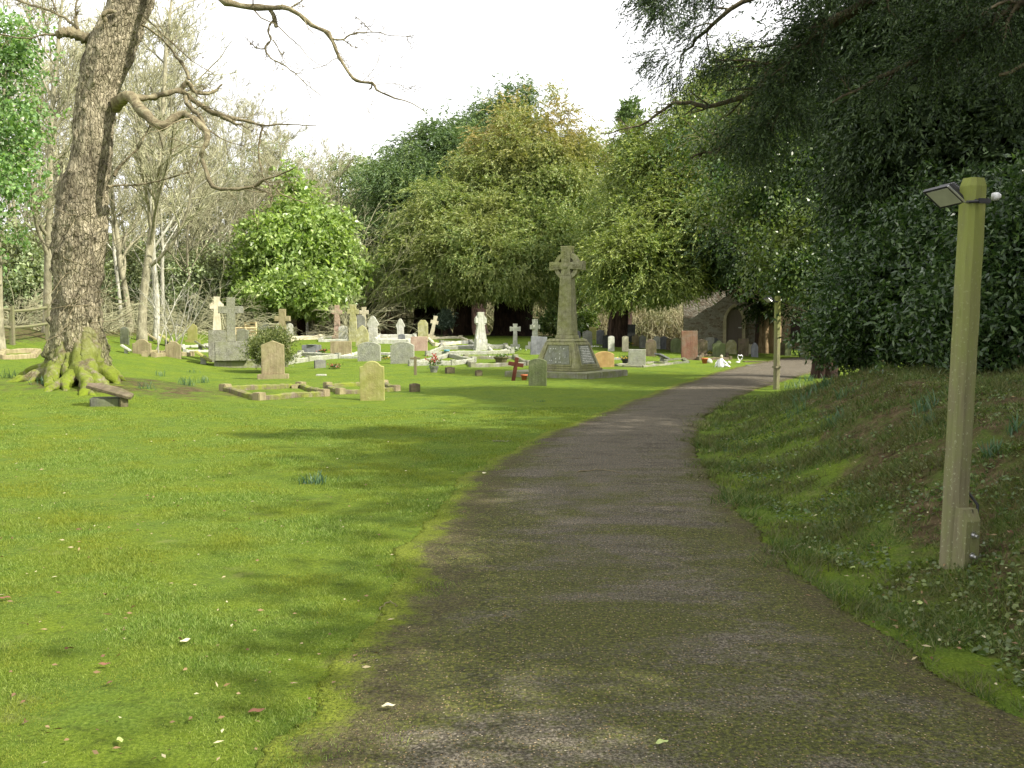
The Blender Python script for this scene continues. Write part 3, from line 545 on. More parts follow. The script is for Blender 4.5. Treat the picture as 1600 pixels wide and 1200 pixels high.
for k, (px, py, rx, ry, Y, lab, mt) in enumerate([
    (30,425,70,55,42,'hazy grey green shrub behind the rail fence, left of the old oak','hedge'), (205,440,40,50,60,'dull green shrub seen between the oak and the pale slender trunks','hedge'),
    (300,450,55,50,58,'mid green shrub behind the pale saplings','hedge'), (365,440,50,52,58,'leafy green shrub left of the bright evergreen bush','hedge'),
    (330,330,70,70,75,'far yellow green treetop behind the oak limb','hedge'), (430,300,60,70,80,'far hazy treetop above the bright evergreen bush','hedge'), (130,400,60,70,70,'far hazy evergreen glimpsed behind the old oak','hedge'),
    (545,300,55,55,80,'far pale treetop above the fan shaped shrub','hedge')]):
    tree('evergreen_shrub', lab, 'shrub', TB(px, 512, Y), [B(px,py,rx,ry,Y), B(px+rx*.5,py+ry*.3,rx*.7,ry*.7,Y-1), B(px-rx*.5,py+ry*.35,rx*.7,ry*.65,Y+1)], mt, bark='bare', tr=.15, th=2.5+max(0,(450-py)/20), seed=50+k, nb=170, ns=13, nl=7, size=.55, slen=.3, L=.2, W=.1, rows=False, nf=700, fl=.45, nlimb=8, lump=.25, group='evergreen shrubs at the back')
tree('holly_bush', 'green broad leaved bush just left of the memorial shaft, under the yews', 'bush', TB(872, 524, 56), [B(868,500,24,17,55), B(884,508,18,14,55)], 'holly', tr=.06, th=.8, seed=61, nb=90, ns=10, nl=6, size=.22, slen=.12, L=.17, W=.09, rows=False, nf=300, fl=.25, nlimb=4)
tree('holly_bush', 'bright lime green bush just right of the memorial shaft', 'bush', TB(903, 524, 64), [B(904,500,20,20,63), B(896,508,18,14,63)], 'rhodo', tr=.06, th=.8, seed=62, nb=80, ns=10, nl=6, size=.25, slen=.12, L=.2, W=.1, rows=False, nf=200, fl=.3, nlimb=4)
tree('topiary_tree', 'small round headed grey green tree on a slim stem among the dark yew trunks', 'tree', TB(696, 519, 56), [B(696,497,9,12,56), B(696,503,9,8,56)], 'topiary', tr=.09, th=1.1, seed=63, nb=70, ns=10, nl=6, size=.14, slen=.08, L=.12, W=.06, rows=False, nf=300, fl=.2, nlimb=0, lump=.02)
tree('shrub', 'small round olive shrub planted behind the peaked tan headstone', 'shrub', TB(420, 566, 33), [B(422,540,24,20,33), B(436,530,16,13,33), B(406,546,15,14,32.6), B(428,556,22,13,32.6)], 'shrub', bark='twig', tr=.03, th=.4, seed=64, nb=170, ns=10, nl=7, size=.15, slen=.16, L=.08, W=.03, rows=False, droop=-.3, nf=600, fl=.12, nlimb=8)
# --- overhanging branch of a near yew, top right
def hang():
    g = np.random.default_rng(71); base = np.array([9.8, 10.5, float(H(9.8, 10.5))]); t = thing('overhanging_yew_tree', 'dark yew whose feathery boughs hang into the top right of the view', 'tree', base)
    tr = [[(2100,-380,10.5,.16),(1800,-230,11,.12),(1560,-120,11.5,.09),(1380,-10,12,.06),(1250,70,12.4,.04),(1195,120,12.6,.03),(1170,190,12.8,.012)],
          [(1560,-120,11.5,.08),(1420,-90,11.7,.06),(1260,-40,12,.045),(1150,10,12.2,.03),(1090,60,12.4,.02),(1060,95,12.5,.008)],
          [(1380,-10,12,.05),(1290,40,12,.04),(1230,100,12,.03),(1225,150,12,.02),(1205,205,12,.008)],
          [(1420,-90,11.7,.05),(1300,-70,11.5,.04),(1170,-60,11.5,.03),(1060,-30,11.6,.018),(1005,10,11.7,.006)],
          [(1700,-160,11,.08),(1600,0,11.3,.06),(1500,60,11.6,.04),(1400,110,11.8,.03),(1300,160,12,.012)],
          [(1800,-230,11,.08),(1750,-40,11,.06),(1690,60,11,.04),(1560,120,11.2,.02)],
          [(1250,70,12.4,.045),(1180,140,12.7,.038),(1110,165,13,.03),(1060,160,13.2,.024),(1000,195,13.5,.014),(940,210,13.7,.006)],
          [(1195,120,12.6,.03),(1170,190,12.8,.025),(1130,230,13,.018),(1080,245,13.2,.008)]]
    P = []; R = []
    for q in tr:
        a = rs([[*at(x, y, Y), r] for x, y, Y, r in q], 22); a[:,:3] += g.normal(0, .012, (22, 3)); P.append(a[:,:3]); R.append(np.maximum(a[:,3], .004))
    P = np.array(P); R = np.array(R)
    p1, r1 = kids(g, P, R, 16, .8, .17, 8, .12, -.03, .5, .12, .004); p2, r2 = kids(g, p1, r1, 4, .8, .6, 6, .12, -.05, .5, .2, .003)
    V, Q = cat([tubes(P, R, 8), tubes(p1, r1, 5), tubes(p2, r2, 3)]); mesh('branches', V-base, Q, M['yewtwig'], t, smooth=True)
    keep = [0,1,2,3,4,5]
    m1 = np.isin(np.repeat(np.arange(len(P)), 16), keep); m2 = np.repeat(m1, 4)
    E = np.concatenate([p1[m1][:,3:].reshape(-1, 3), p2[m2][:,2:].reshape(-1, 3)]); D = np.concatenate([np.gradient(p1[m1], axis=1)[:,3:].reshape(-1, 3), np.gradient(p2[m2], axis=1)[:,2:].reshape(-1, 3)])
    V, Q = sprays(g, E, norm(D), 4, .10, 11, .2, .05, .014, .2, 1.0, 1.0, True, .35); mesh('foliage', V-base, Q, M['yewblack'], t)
    V, Q = fluted(g, (0,0,0), 5.5, .32, 1.4); mesh('trunk', V, Q, M['yewbark'], t, smooth=True)
    V, Q = tubes(np.array([rs([[0,0,4.5], [.4,-.1,5.4], list(at(2100,-380,10.5)-base)], 10)]), np.linspace(.25, .16, 10)[None], 8); mesh('limb', V, Q, M['yewbark'], t, smooth=True)
hang()
# ------------------------------------------------------------------ bare trees
def bare_proto(seed, h, r, mat, n1=20, lr=.36, ang=.7, trop=.06, n4=4, tw='twigolive', lean=(0, 0), cat_='tree', name='bare_tree', label='', group=None, wig=.04):
    g = np.random.default_rng(seed); t = thing(name, label, cat_, (0,0,0), group=group)
    P, R = grow(g, np.zeros((1, 3))-[0, 0, .3], np.array([[lean[0], lean[1], 1.]]), np.array([h]), np.array([r]), np.array([r*.2]), 16, wig, .02)
    R[0, 0] *= 1.35; V, Q = tubes(P, R, 12); mesh('trunk', V, Q, M[mat], t, smooth=True)
    p1, r1 = kids(g, P, R, n1, ang, lr, 10, .13, trop, .55, .2, .02); p2, r2 = kids(g, p1, r1, 8, ang, .5, 7, .14, trop, .6, .15, .014)
    p3, r3 = kids(g, p2, r2, 6, ang, .55, 5, .16, trop, .6, .15, .010); p4, r4 = kids(g, p3, r3, n4, ang, .6, 4, .16, trop*1.5, .7, .15, .008)
    V, Q = tubes(p1, r1, 6); mesh('branches', V, Q, M[mat], t, smooth=True)
    V, Q = cat([tubes(p2, r2, 4), tubes(p3, r3, 3), tubes(p4, r4, 3)]); mesh('twigs', V, Q, M[tw], t)
    return t
def dup(root, loc, rz=0, sc=1.0, label=None):
    r = root.copy(); C.objects.link(r); r.location = tuple(map(float, loc)); r.rotation_euler = (0, 0, rz); r.scale = (sc,)*3
    if label: r['label'] = label
    for c in list(root.children):
        d = c.copy(); C.objects.link(d); d.parent = r
    return r
def place(o, loc, rz=0, sc=1.0): o.location = tuple(map(float, loc)); o.rotation_euler = (0, 0, rz); o.scale = (sc,)*3
BG = 'bare trees at the back of the churchyard'
pa = bare_proto(81, 15, .19, 'bare', label='tall bare tree with brown trunk forking beside the lichened one', group=BG); place(pa, TB(221, 520, 40), 0)
pb = bare_proto(82, 15, .14, 'ash', lean=(-.02, 0), label='slim bare tree with whitish lichened bark right of the brown trunk', group=BG, n1=14); place(pb, TB(243, 518, 42), 0)
pc = bare_proto(83, 13, .16, 'bare', lean=(.12, 0), label='bare tree leaning right, just left of the old oak', group=BG); place(pc, TB(72, 505, 36), 0)
spots = [(pb,(95,512),50,2.9,1.05,'bare tree just left of the old oak bole, far back'), (pa,(190,514),50,4.4,.95,'bare tree directly right of the old oak bole'), (pc,(300,513),56,.3,.9,'hazy bare tree between the pale saplings and the cream celtic cross'), (pb,(350,513),60,3.9,.85,'hazy bare tree behind the arm of the rough granite cross'), (pa,(400,513),64,1.9,.85,'hazy bare tree left behind the bright evergreen bush'), (pc,(450,513),66,4.6,.8,'hazy bare tree whose twigs crown the bright bush'), (pb,(505,513),62,.2,.72,'hazy bare tree behind the right side of the bright bush'), (pa,(0,508),54,5.0,1.1,'far bare tree at the left picture edge'),
    (pa,(203,518),44,2.1,.8,'short bare tree with orange tinted trunk beside the tall brown one'), (pb,(120,512),56,1.0,1.0,'bare tree mostly hidden behind the old oak trunk'), (pc,(20,508),48,3.0,1.0,'bare tree rising from the hazy shrub at far left'),
    (pa,(285,512),62,4.0,.95,'hazy bare tree behind the bright celtic cross'), (pb,(330,512),66,.5,.9,'hazy bare tree behind the big granite cross'), (pc,(375,512),70,1.2,1.0,'hazy bare tree left of the bright evergreen bush'),
    (pa,(425,512),72,5.2,.9,'hazy bare tree rising behind the bright evergreen bush'), (pb,(480,512),74,2.4,.82,'hazy bare tree just right of the bush top'), (pc,(530,512),70,5.5,.78,'hazy bare tree behind the fan shaped shrub'), (pa,(575,512),76,.9,.75,'hazy bare tree at the left shoulder of the yews'),
    (pb,(165,512),66,3.3,1.15,'tall hazy bare tree peeping out right of the oak bole'), (pc,(255,512),52,2.2,1.05,'bare tree with crossing limbs behind the lichened trunk'), (pa,(60,512),60,1.6,1.2,'tall far bare tree in the gap left of the oak')]
pt = [bare_proto(86, 15, .11, 'bare', label='thin hazy bare tree far behind the bright evergreen bush', group=BG, n1=30, lr=.34, n4=4), bare_proto(87, 15, .1, 'ash', label='thin far bare tree with pale stem left of the lichened trunk', group=BG, n1=30, lr=.38, n4=4)]
place(pt[0], TB(440, 512, 60), 0, .8); place(pt[1], TB(236, 512, 58), 2, 1.0)
for k, (p, (px, py), Y, rz, sc, lab) in enumerate(spots): dup(p if Y < 47 else pt[k % 2], TB(px, py, Y), rz, sc, lab)
# fan shaped bare shrub, saplings, undergrowth
def fan(name, label, base, n, L, r, spread, seed, mat='twigolive', lean=(0, 0), trop=-.06, part='stems', n2=5, n3=4, catn='shrub', vert=1.0):
    g = np.random.default_rng(seed); t = thing(name, label, catn, base); D = norm(np.stack([g.normal(lean[0], spread, n), g.normal(lean[1], spread, n), np.full(n, vert)], 1))
    P, R = grow(g, g.normal(0, .12, (n, 3))*[1, 1, 0]-[0, 0, .1], D, L*g.uniform(.7, 1.1, n), np.full(n, r), np.full(n, r*.25), 12, .07, trop)
    p1, r1 = kids(g, P, R, n2, .5, .45, 8, .1, trop*.6, .6, .25, .006); p2, r2 = kids(g, p1, r1, n3, .6, .5, 5, .12, 0, .6, .2, .005)
    V, Q = tubes(P, R, 6); mesh(part, V, Q, M[mat], t, smooth=True); V, Q = cat([tubes(p1, r1, 4), tubes(p2, r2, 3)]); mesh('twigs', V, Q, M[mat], t); return t
fan('bare_shrub', 'fan shaped leafless shrub with long arching stems right of the bright evergreen bush', TB(548, 500, 58), 30, 8.2, .04, .5, 91, lean=(.45, 0), trop=-.045, n2=9, n3=7)
for k, (px, Y, ln, lab) in enumerate([(252, 36, (.1, 0), 'pale thin sapling left of the forked pale sapling'), (262, 36.5, (.35, 0), 'pale forked sapling before the green shrub'), (282, 37, (.05, 0), 'wispy pale sapling nearest the bright celtic cross')]):
    fan('sapling', lab, TB(px, 515, Y), 3, 3.6, .028, .16, 95+k, 'ash', ln, -.02, n2=4, n3=3, catn='sapling')
fan('bare_shrub', 'tangle of bare olive twigs spreading before the dark hollies on the right', TB(1370, 560, 29), 18, 8.5, .028, .3, 98, 'twig', lean=(-.62, 0), trop=-.012, n2=8, n3=6)
for k, (px, Y, L, lab) in enumerate([(300, 50, 3.2, 'low twiggy thicket behind the pale saplings'), (215, 46, 2.6, 'brushwood around the foot of the brown bare trunk'), (120, 38, 2.4, 'brushwood behind the oak roots'), (355, 48, 3.6, 'grey twiggy thicket behind the granite cross'), (165, 42, 3.0, 'brushwood right behind the oak trunk'), (545, 52, 3, 'dark twiggy thicket under the fan shaped shrub'), (30, 38, 2.0, 'bramble patch behind the rail fence')]):
    fan('bramble_thicket', lab, TB(px, 515, Y), 46, L, .014, .7, 101+k, 'twigolive', trop=-.12, n2=5, n3=3, catn='thicket')
# undergrowth and far wood: nobody could count these
def stuffband(name, label, n, x0, x1, y0, y1, h, seed, mat, L, W, twigs=0, zb=0):
    g = np.random.default_rng(seed); x = g.uniform(x0, x1, n); y = g.uniform(y0, y1, n); hh = h*np.clip(.65+.35*wob(x, y*0, 3.1, 2)+.2*wob(x, y*0, 1.1), .15, 1.3)
    P = np.stack([x, y, H(x, y)+zb+hh*g.uniform(0, 1, n)**.8], 1); V, Q = leaves(g, P, g.normal(0, 1, P.shape)+[0, 0, .5], L, W, 0, .1); parts = [(V, Q)]
    if twigs:
        x = g.uniform(x0, x1, twigs); y = g.uniform(y0, y1, twigs); P, R = grow(g, np.stack([x, y, H(x, y)], 1), g.normal(0, .4, (twigs, 3))+[0, 0, 1], h*g.uniform(.4, 1.3, twigs), np.full(twigs, .03), np.full(twigs, .012), 6, .15, 0); parts.append(tubes(P, R, 3))
    V, Q = cat(parts); return tag(mesh(name, V, Q, M[mat]), label, 'undergrowth', kind='stuff')
stuffband('undergrowth', 'sunlit straw coloured undergrowth beyond the yew trunks', 26000, -20, 24, 76, 84, 3.6, 111, 'litter', .35, .08, 5000)
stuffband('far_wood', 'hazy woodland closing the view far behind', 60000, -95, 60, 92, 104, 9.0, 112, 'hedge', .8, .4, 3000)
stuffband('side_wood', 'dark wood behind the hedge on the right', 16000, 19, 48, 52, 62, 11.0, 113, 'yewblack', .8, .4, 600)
# ------------------------------------------------------------------ the old oak
def oak():
    import mathutils.noise as mn
    g = np.random.default_rng(7); Y = 21.0; base = np.array([at(128, 560, Y)[0], Y, 0.]); base[2] = H(base[0], base[1]); t = thing('oak_tree', 'old gnarled oak with knobbly leaning trunk and mossy spreading roots, on the left', 'tree', base)
    prof = [(122,590,112),(122,560,100),(121,530,88),(119,505,84),(119,480,80),(121,450,77),(123,400,82),(125,350,87),(130,300,80),(141,250,69),(146,200,68),(151,150,67),(163,110,76),(172,75,80),(185,45,76),(206,0,71),(222,-60,68),(232,-140,62),(228,-240,54),(240,-360,44),(236,-480,32),(250,-620,18)]
    s = Y/F; rows = rs([[*(at(px, py, Y)-base), w*s/2*.87] for px, py, w in prof], 460); S = 96; a = np.arange(S)*2*math.pi/S; V = []
    for k, (x, y, z, r) in enumerate(rows):
        for th in a:
            c, q = math.cos(th), math.sin(th); p = Vector((c*2.0, q*2.0, z*1.0))
            big = mn.noise(p*.9)*.10+mn.noise(p*2.1+Vector((5,2,1)))*.07
            ridg = 1-abs(mn.noise(Vector((c*9*r/.5, q*9*r/.5, z*1.7)))*2); ridg2 = 1-abs(mn.noise(Vector((c*20, q*20, z*4.5)))*2)
            knob = max(0, mn.noise(Vector((c*2.6, q*2.6, z*2.6+9)))-.28)*.9+max(0, mn.noise(Vector((c*5.5, q*5.5, z*6+3)))-.3)*.75+max(0, mn.noise(Vector((c*4, q*4, z*4.2)))+.05)*.35*math.exp(-((z-2.6)/.55)**2)
            ridg3 = mn.noise(Vector((c*34, q*34, z*13))); d = big+ridg*.035+ridg2*.035+ridg3*.03+knob*.38-.04; V.append((x+c*r*(1+d), y+q*r*(1+d), z))
    V = np.array(V); K = len(rows); k = np.arange(K-1)[:,None]*S; i = np.arange(S)[None]; j = (i+1) % S
    mesh('trunk', V, np.stack([k+i, k+j, k+S+j, k+S+i], -1).reshape(-1, 4), M['oak'], t, smooth=True)
    # roots
    parts = []
    for (px, py, dy, r) in [(22,566,.3,.24),(60,588,-1.1,.26),(108,594,-1.6,.22),(124,618,-2.1,.22),(166,592,-1.5,.27),(180,574,-.6,.26),(82,606,-1.8,.18),(196,568,.3,.2),(4,580,-.5,.15),(146,604,-1.9,.15),(92,590,-1.3,.2),(40,575,-.5,.2)]:
        e = at(px, py, Y+dy)-base; L_ = math.hypot(e[0], e[1]); u = np.array([e[0], e[1], 0])/L_; sd = np.array([-u[1], u[0], 0]); q = []
        for f_, z_ in ((0, .85), (.14, .48), (.3, .27), (.55, .14), (.8, .04), (1.0, -.10)):
            d_ = .34+(L_-.34)*f_; p = u*d_+sd*.16*math.sin(f_*5+px)*f_**.5; p[2] = float(H(p[0]+base[0], p[1]+base[1]))-base[2]+z_*r/.22; q.append(p)
        q = rs(q, 30); R = np.interp(np.linspace(0, 1, 30), [0, .35, .7, 1], [r*.5, r*.72, r*.48, .04])*(1+.10*np.sin(np.arange(30)*.9+px)); P_, F_ = tubes(q[None], R[None], 20)
        P_ += np.array([np.array(mn.noise_vector(Vector(p)*4.5)[:])+np.array(mn.noise_vector(Vector(p)*12)[:])*.55+np.array(mn.noise_vector(Vector(p)*27)[:])*.25 for p in P_])*.05; parts.append((P_, F_))
    V, Q = cat(parts); mesh('roots', V, Q, M['root'], t, smooth=True)
    T = [  # limbs traced in the picture: x, y, dy (metres nearer/farther), width in pixels
        [(178,168,0,20),(195,152,-.3,24),(207,155,-.5,21),(216,168,-.6,20),(235,186,-.8,19),(254,196,-.9,17),(270,186,-.8,14),(285,178,-.7,13),(308,188,-.9,14),(322,203,-1,14),(322,225,-1.1,10),(314,246,-1.1,9),(320,262,-1.2,8),(332,292,-1.3,8),(365,296,-1.4,6),(395,292,-1.4,6),(412,281,-1.5,5),(440,272,-1.6,3),(462,262,-1.7,2)],
        [(207,155,-.5,14),(240,153,-.3,12),(265,146,-.1,11),(282,142,0,11),(300,155,.1,10),(330,174,.2,10),(360,184,.2,8),(390,190,.3,5),(412,196,.3,4),(450,194,.4,2.5),(495,197,.5,1.5)],
        [(412,196,.3,4),(406,220,.3,4),(405,250,.3,3.5),(410,272,.2,3.5),(420,290,.2,3),(424,315,.2,2.5),(408,332,.2,1.5)],
        [(412,281,-1.5,4),(425,292,-1.5,3),(445,305,-1.4,2.5),(480,318,-1.3,1.5)], [(395,292,-1.4,5),(420,302,-1.5,3),(424,316,-1.5,2)],
        [(282,142,0,9),(292,128,0,9),(305,143,.1,8),(322,146,.2,7),(338,140,.3,5),(347,130,.3,3)], [(296,125,0,6),(290,108,.1,6),(278,92,.2,5),(263,72,.3,4.5),(238,48,.2,4),(200,30,-.2,4),(178,18,-.5,7),(163,24,-.6,9),(166,34,-.5,10)],
        [(288,150,-.3,7),(294,165,-.5,8),(310,178,-.7,7),(320,195,-.9,6)], [(345,182,.2,8),(362,190,.1,7),(378,196,0,3),(395,206,0,2)],
        [(150,62,0,26),(130,58,-.1,22),(110,50,-.2,20),(98,52,-.3,17),(90,55,-.3,13)], [(92,54,-.3,5),(68,54,-.3,4),(40,60,-.3,3.5),(0,54,-.3,2.5),(-50,60,-.3,1.5)],
        [(125,58,-.1,8),(119,35,-.1,6),(119,15,0,4),(122,-15,0,3)], [(120,42,-.1,6),(100,28,0,5),(75,15,0,4.5),(40,5,.1,4),(-10,-14,.1,3)], [(92,26,0,4),(85,10,0,3.5),(76,-15,0,3)],
        [(168,292,0,8),(182,290,.1,5),(220,288,.2,3.5),(265,278,.3,3),(320,260,.4,1.5)], [(178,275,0,7),(190,258,.1,5),(215,232,.2,4),(232,202,.3,3),(240,180,.3,2)], [(40,350,.6,2),(100,410,.3,3)],
        [(205,5,0,8),(235,35,-.2,3),(262,60,-.1,3),(300,95,.1,2),(330,112,.2,1.5)],
        [(228,-170,0,26),(262,-130,-.4,20),(300,-60,-.8,17),(338,-6,-1,14),(365,6,-1,12),(392,11,-1,11),(425,12,-1,10),(450,13,-1.1,9),(470,24,-1.1,9),(492,42,-1.2,8),(512,50,-1.2,8),(520,66,-1.2,7),(532,92,-1.2,6),(548,118,-1.3,6),(562,128,-1.3,5.5),(582,131,-1.3,5),(590,141,-1.4,3.2),(612,151,-1.4,2.6),(640,160,-1.5,2),(668,176,-1.5,1.2)],
        [(422,13,-1,8),(428,27,-1,7.5),(431,42,-1,6.5)], [(428,30,-1,3),(422,38,-1,5),(419,50,-1,4),(423,62,-1,4),(414,76,-1,3.5),(424,92,-1,2.5),(436,98,-1,2.5),(452,108,-1,2),(478,131,-1,1.6),(502,150,-1,1)], [(414,76,-1,3),(405,76,-1,2.5),(392,66,-1,1.5),(382,58,-1,1)], [(427,62,-1,2.5),(438,82,-1,1.8),(445,98,-1,1.5)],
        [(520,62,-1.2,4),(536,61,-1.2,3.5),(548,54,-1.2,3),(580,50,-1.2,2),(610,55,-1.3,1.4),(645,57,-1.4,1)], [(536,61,-1.2,2.5),(545,69,-1.2,2),(558,75,-1.2,1)], [(580,50,-1.2,1.5),(570,38,-1.2,1.2),(555,25,-1.2,1)],
        [(582,131,-1.3,4),(580,137,-1.3,3),(577,140,-1.3,2)], [(340,-4,-1,6),(380,-40,-.6,5),(440,-90,0,4)], [(450,13,-1,4),(470,2,-1,3),(490,-20,-1,2.5)],
        [(240,-360,0,24),(300,-430,.8,17),(400,-470,1.5,10)], [(232,-240,0,26),(160,-300,-.8,18),(60,-350,-1.5,12),(-60,-360,-2,7)], [(228,-200,0,22),(270,-240,1.6,16),(340,-260,3,9)], [(236,-400,0,22),(190,-470,1.2,14),(120,-560,2,8)]]
    P = []; R = []
    for q in T:
        a_ = rs([[*at(x, y, Y+dy), w*s/2*.78] for x, y, dy, w in q], 44); nz = np.array([mn.noise_vector(Vector(p[:3])*3.1)[:] for p in a_]); w = np.maximum(a_[:,3], .006)
        P.append(a_[:,:3]+nz*np.minimum(.05, w*.6)[:,None]-base); R.append(w*(1+.13*np.sin(np.arange(44)*1.7)+g.normal(0, .06, 44)))
    P = np.array(P); R = np.array(R); V, Q = tubes(P, R, 14)
    V += np.array([np.array(mn.noise_vector(Vector(p)*5)[:])*1.3+np.array(mn.noise_vector(Vector(p)*13)[:])*.8 for p in V])*.016; mesh('limbs', V, Q, M['oaktwig'], t, smooth=True)
    p1, r1 = kids(g, P, R, 11, .9, .24, 8, .22, .03, .25, .25, .006); p2, r2 = kids(g, p1, r1, 4, .8, .55, 6, .2, .02, .6, .2, .0045); p3, r3 = kids(g, p2, r2, 2, .8, .5, 4, .2, .0, .6, .2, .0035)
    V, Q = cat([tubes(p1, r1, 5), tubes(p2, r2, 3), tubes(p3, r3, 3)]); mesh('twigs', V, Q, M['twig'], t)
    # stray basal shoots
    n = 40; b = np.array([at(px, py, Y-.5) for px, py in zip(g.uniform(90, 165, n), g.uniform(300, 520, n))])-base; P_, R_2 = grow(g, b, g.normal(0, .8, (n, 3))+[.5, -.8, .3], g.uniform(.3, 1.3, n), np.full(n, .009), np.full(n, .004), 8, .22, .02)
    V, Q = tubes(P_, R_2, 4); mesh('shoots', V, Q, M['twig'], t)
oak()

# ------------------------------------------------------------------ unseen trees added beside and behind the camera to shade the foreground
def near_shade():
    for k, (x, y, z, r, n, lab) in enumerate([(10.5, 1.7, 5.9, 3.0, 460, 'unseen broad evergreen tree added right of the viewer to shade the near path'), (10.5, -5.5, 6.5, 3.6, 420, 'unseen broad evergreen tree added behind and right of the viewer for its shade'), (13.5, 6.0, 9.0, 4.2, 420, 'unseen evergreen tree added right of the lamp post to shade the path'), (15.5, 13.5, 9.5, 4.0, 380, 'unseen evergreen tree added on top of the bank for its shade')]):
        b = np.array([x, y, float(H(x, y))]); bl = [(b+[0, 0, z], np.array([r, r, r*.8])), (b+[-1.4, 1, z-1.8], np.array([r*.8, r*.8, r*.6])), (b+[1, -1, z+2.2], np.array([r*.6, r*.6, r*.6]))]
        tree('unseen_shade_tree', lab, 'tree', b, bl, 'holly', tr=.3, th=5, seed=300+k, nb=n, ns=10, nl=6, size=.5, slen=.3, L=.2, W=.1, rows=False, nf=1800, fl=.5, cull=-2, nlimb=10, lump=.3)
    p = bare_proto(85, 15, .32, 'bare', n1=12, lr=.6, ang=1.0, trop=.02, n4=1, label='unseen wide bare tree added behind the viewer to dapple the lawn', lean=(-.12, .2)); place(p, (5.5, -4.5, float(H(5.5, -4.5))), .6)  # added out of view so its twigs break up the sun on the lawn
near_shade()
# ------------------------------------------------------------------ stones
def arc(cx, cz, r, a0, a1, n): return [(cx+r*math.cos(a0+(a1-a0)*i/n), cz+r*math.sin(a0+(a1-a0)*i/n)) for i in range(n+1)]
def outline(kind, w, h):
    a = w/2
    if kind == 'flat': return [(-a,0),(a,0),(a,h),(-a,h)]
    if kind == 'round': return [(-a,0),(a,0)]+arc(0, h-a, a, 0, math.pi, 14)
    if kind == 'camber':
        rise = w*.16; r = (a*a+rise*rise)/(2*rise); t = math.asin(a/r); return [(-a,0),(a,0)]+arc(0, h-r, r, math.pi/2-t, math.pi/2+t, 12)
    if kind == 'shoulder':
        s = a*.72; rise = w*.2; r = (s*s+rise*rise)/(2*rise); t = math.asin(s/r); return [(-a,0),(a,0),(a,h-rise-.02),(s,h-rise)]+arc(0, h-r, r, math.pi/2-t, math.pi/2+t, 10)[1:-1]+[(-s,h-rise),(-a,h-rise-.02)]
    if kind == 'gothic': R = w*.98; t = math.acos((R-a)/R); return [(-a,0),(a,0)]+arc(a-R, h-R*math.sin(t), R, 0, t, 9)+arc(-a+R, h-R*math.sin(t), R, math.pi-t, math.pi, 9)[1:]
    if kind == 'peak': return [(-a,0),(a,0),(a,h-w*.2),(0,h),(-a,h-w*.2)]
    if kind == 'clip': return [(-a,0),(a,0),(a,h-w*.35),(a*.45,h),(-a*.45,h),(-a,h-w*.35)]
    if kind == 'ogee': return [(-a,0),(a,0),(a,h-w*.3),(a*.75,h-w*.22),(a*.45,h-w*.18)]+arc(0, h-w*.22, w*.22, 0, math.pi, 8)+[(-a*.45,h-w*.18),(-a*.75,h-w*.22),(-a,h-w*.3)]
    if kind == 'monument': b = a*.72; return [(-b,0),(b,0),(b,h*.62),(a,h*.68),(a*.95,h*.73),(a*.35,h*.95),(a*.12,h),(-a*.12,h),(-a*.35,h*.95),(-a*.95,h*.73),(-a,h*.68),(-b,h*.62)]
    if kind == 'tee': b = a*.58; return [(-b,0),(b,0),(b,h*.6),(a,h*.75),(a,h*.93),(a*.8,h),(-a*.8,h),(-a,h*.93),(-a,h*.75),(-b,h*.6)]
def extr(mb, pts, th, bev=.008, y0=0.0):
    p = np.array(pts, float); n = len(p); e1 = p-np.roll(p, 1, 0); e2 = np.roll(p, -1, 0)-p; nn = norm(np.stack([e1[:,1], -e1[:,0]], 1))+norm(np.stack([e2[:,1], -e2[:,0]], 1)); nn = norm(nn)
    q = p-nn*bev; V = []
    for pp_, y in ((q, y0-th/2), (p, y0-th/2+bev), (p, y0+th/2-bev), (q, y0+th/2)): V += [(x, y, z) for x, z in pp_]
    Fc = [tuple(range(n)), tuple(range(3*n, 4*n))[::-1]]
    for k in range(3): Fc += [(k*n+i, (k+1)*n+i, (k+1)*n+(i+1)%n, k*n+(i+1)%n) for i in range(n)]
    return mb.add(V, Fc)
rg = random.Random(4)
GR = 'gravestones in the churchyard'
def base_at(px, py): return gnd(px, py)
def stone_(px, top, bot, w, kind, mat, label, rz=0.0, th=None, plinth=0, lean=(0, 0), name='headstone', bev=None, pm=None, dy=0):
    p = gnd(px, bot); 
    if dy: q = at(px, bot, p[1]+dy); q[2] = H(q[0], q[1]); p = q
    s = p[1]/F; h = (bot-top)*s; w = w*s; th = th or max(.07, min(.14, w*.16)); z0 = 0
    t = thing(name, label, 'gravestone', p, rz+rg.uniform(-.05, .05), GR, (lean[0]+rg.uniform(-.02, .02), lean[1]+rg.uniform(-.012, .012)))
    if plinth:
        m = MB().box((0, 0, .04), (w*plinth, th*2.2, .2), bev=.012); m.build('plinth', M[pm or mat], t); z0 = .141
    m = MB(); extr(m, [(x, z+z0-(0 if plinth else .15)) if z > 1e-6 else (x, z0-(0 if plinth else .15)) for x, z in outline(kind, w, h-z0+(0 if plinth else .15))], th, bev or min(.012, w*.03)); m.build('slab', M[mat], t); return t
hs = stone_
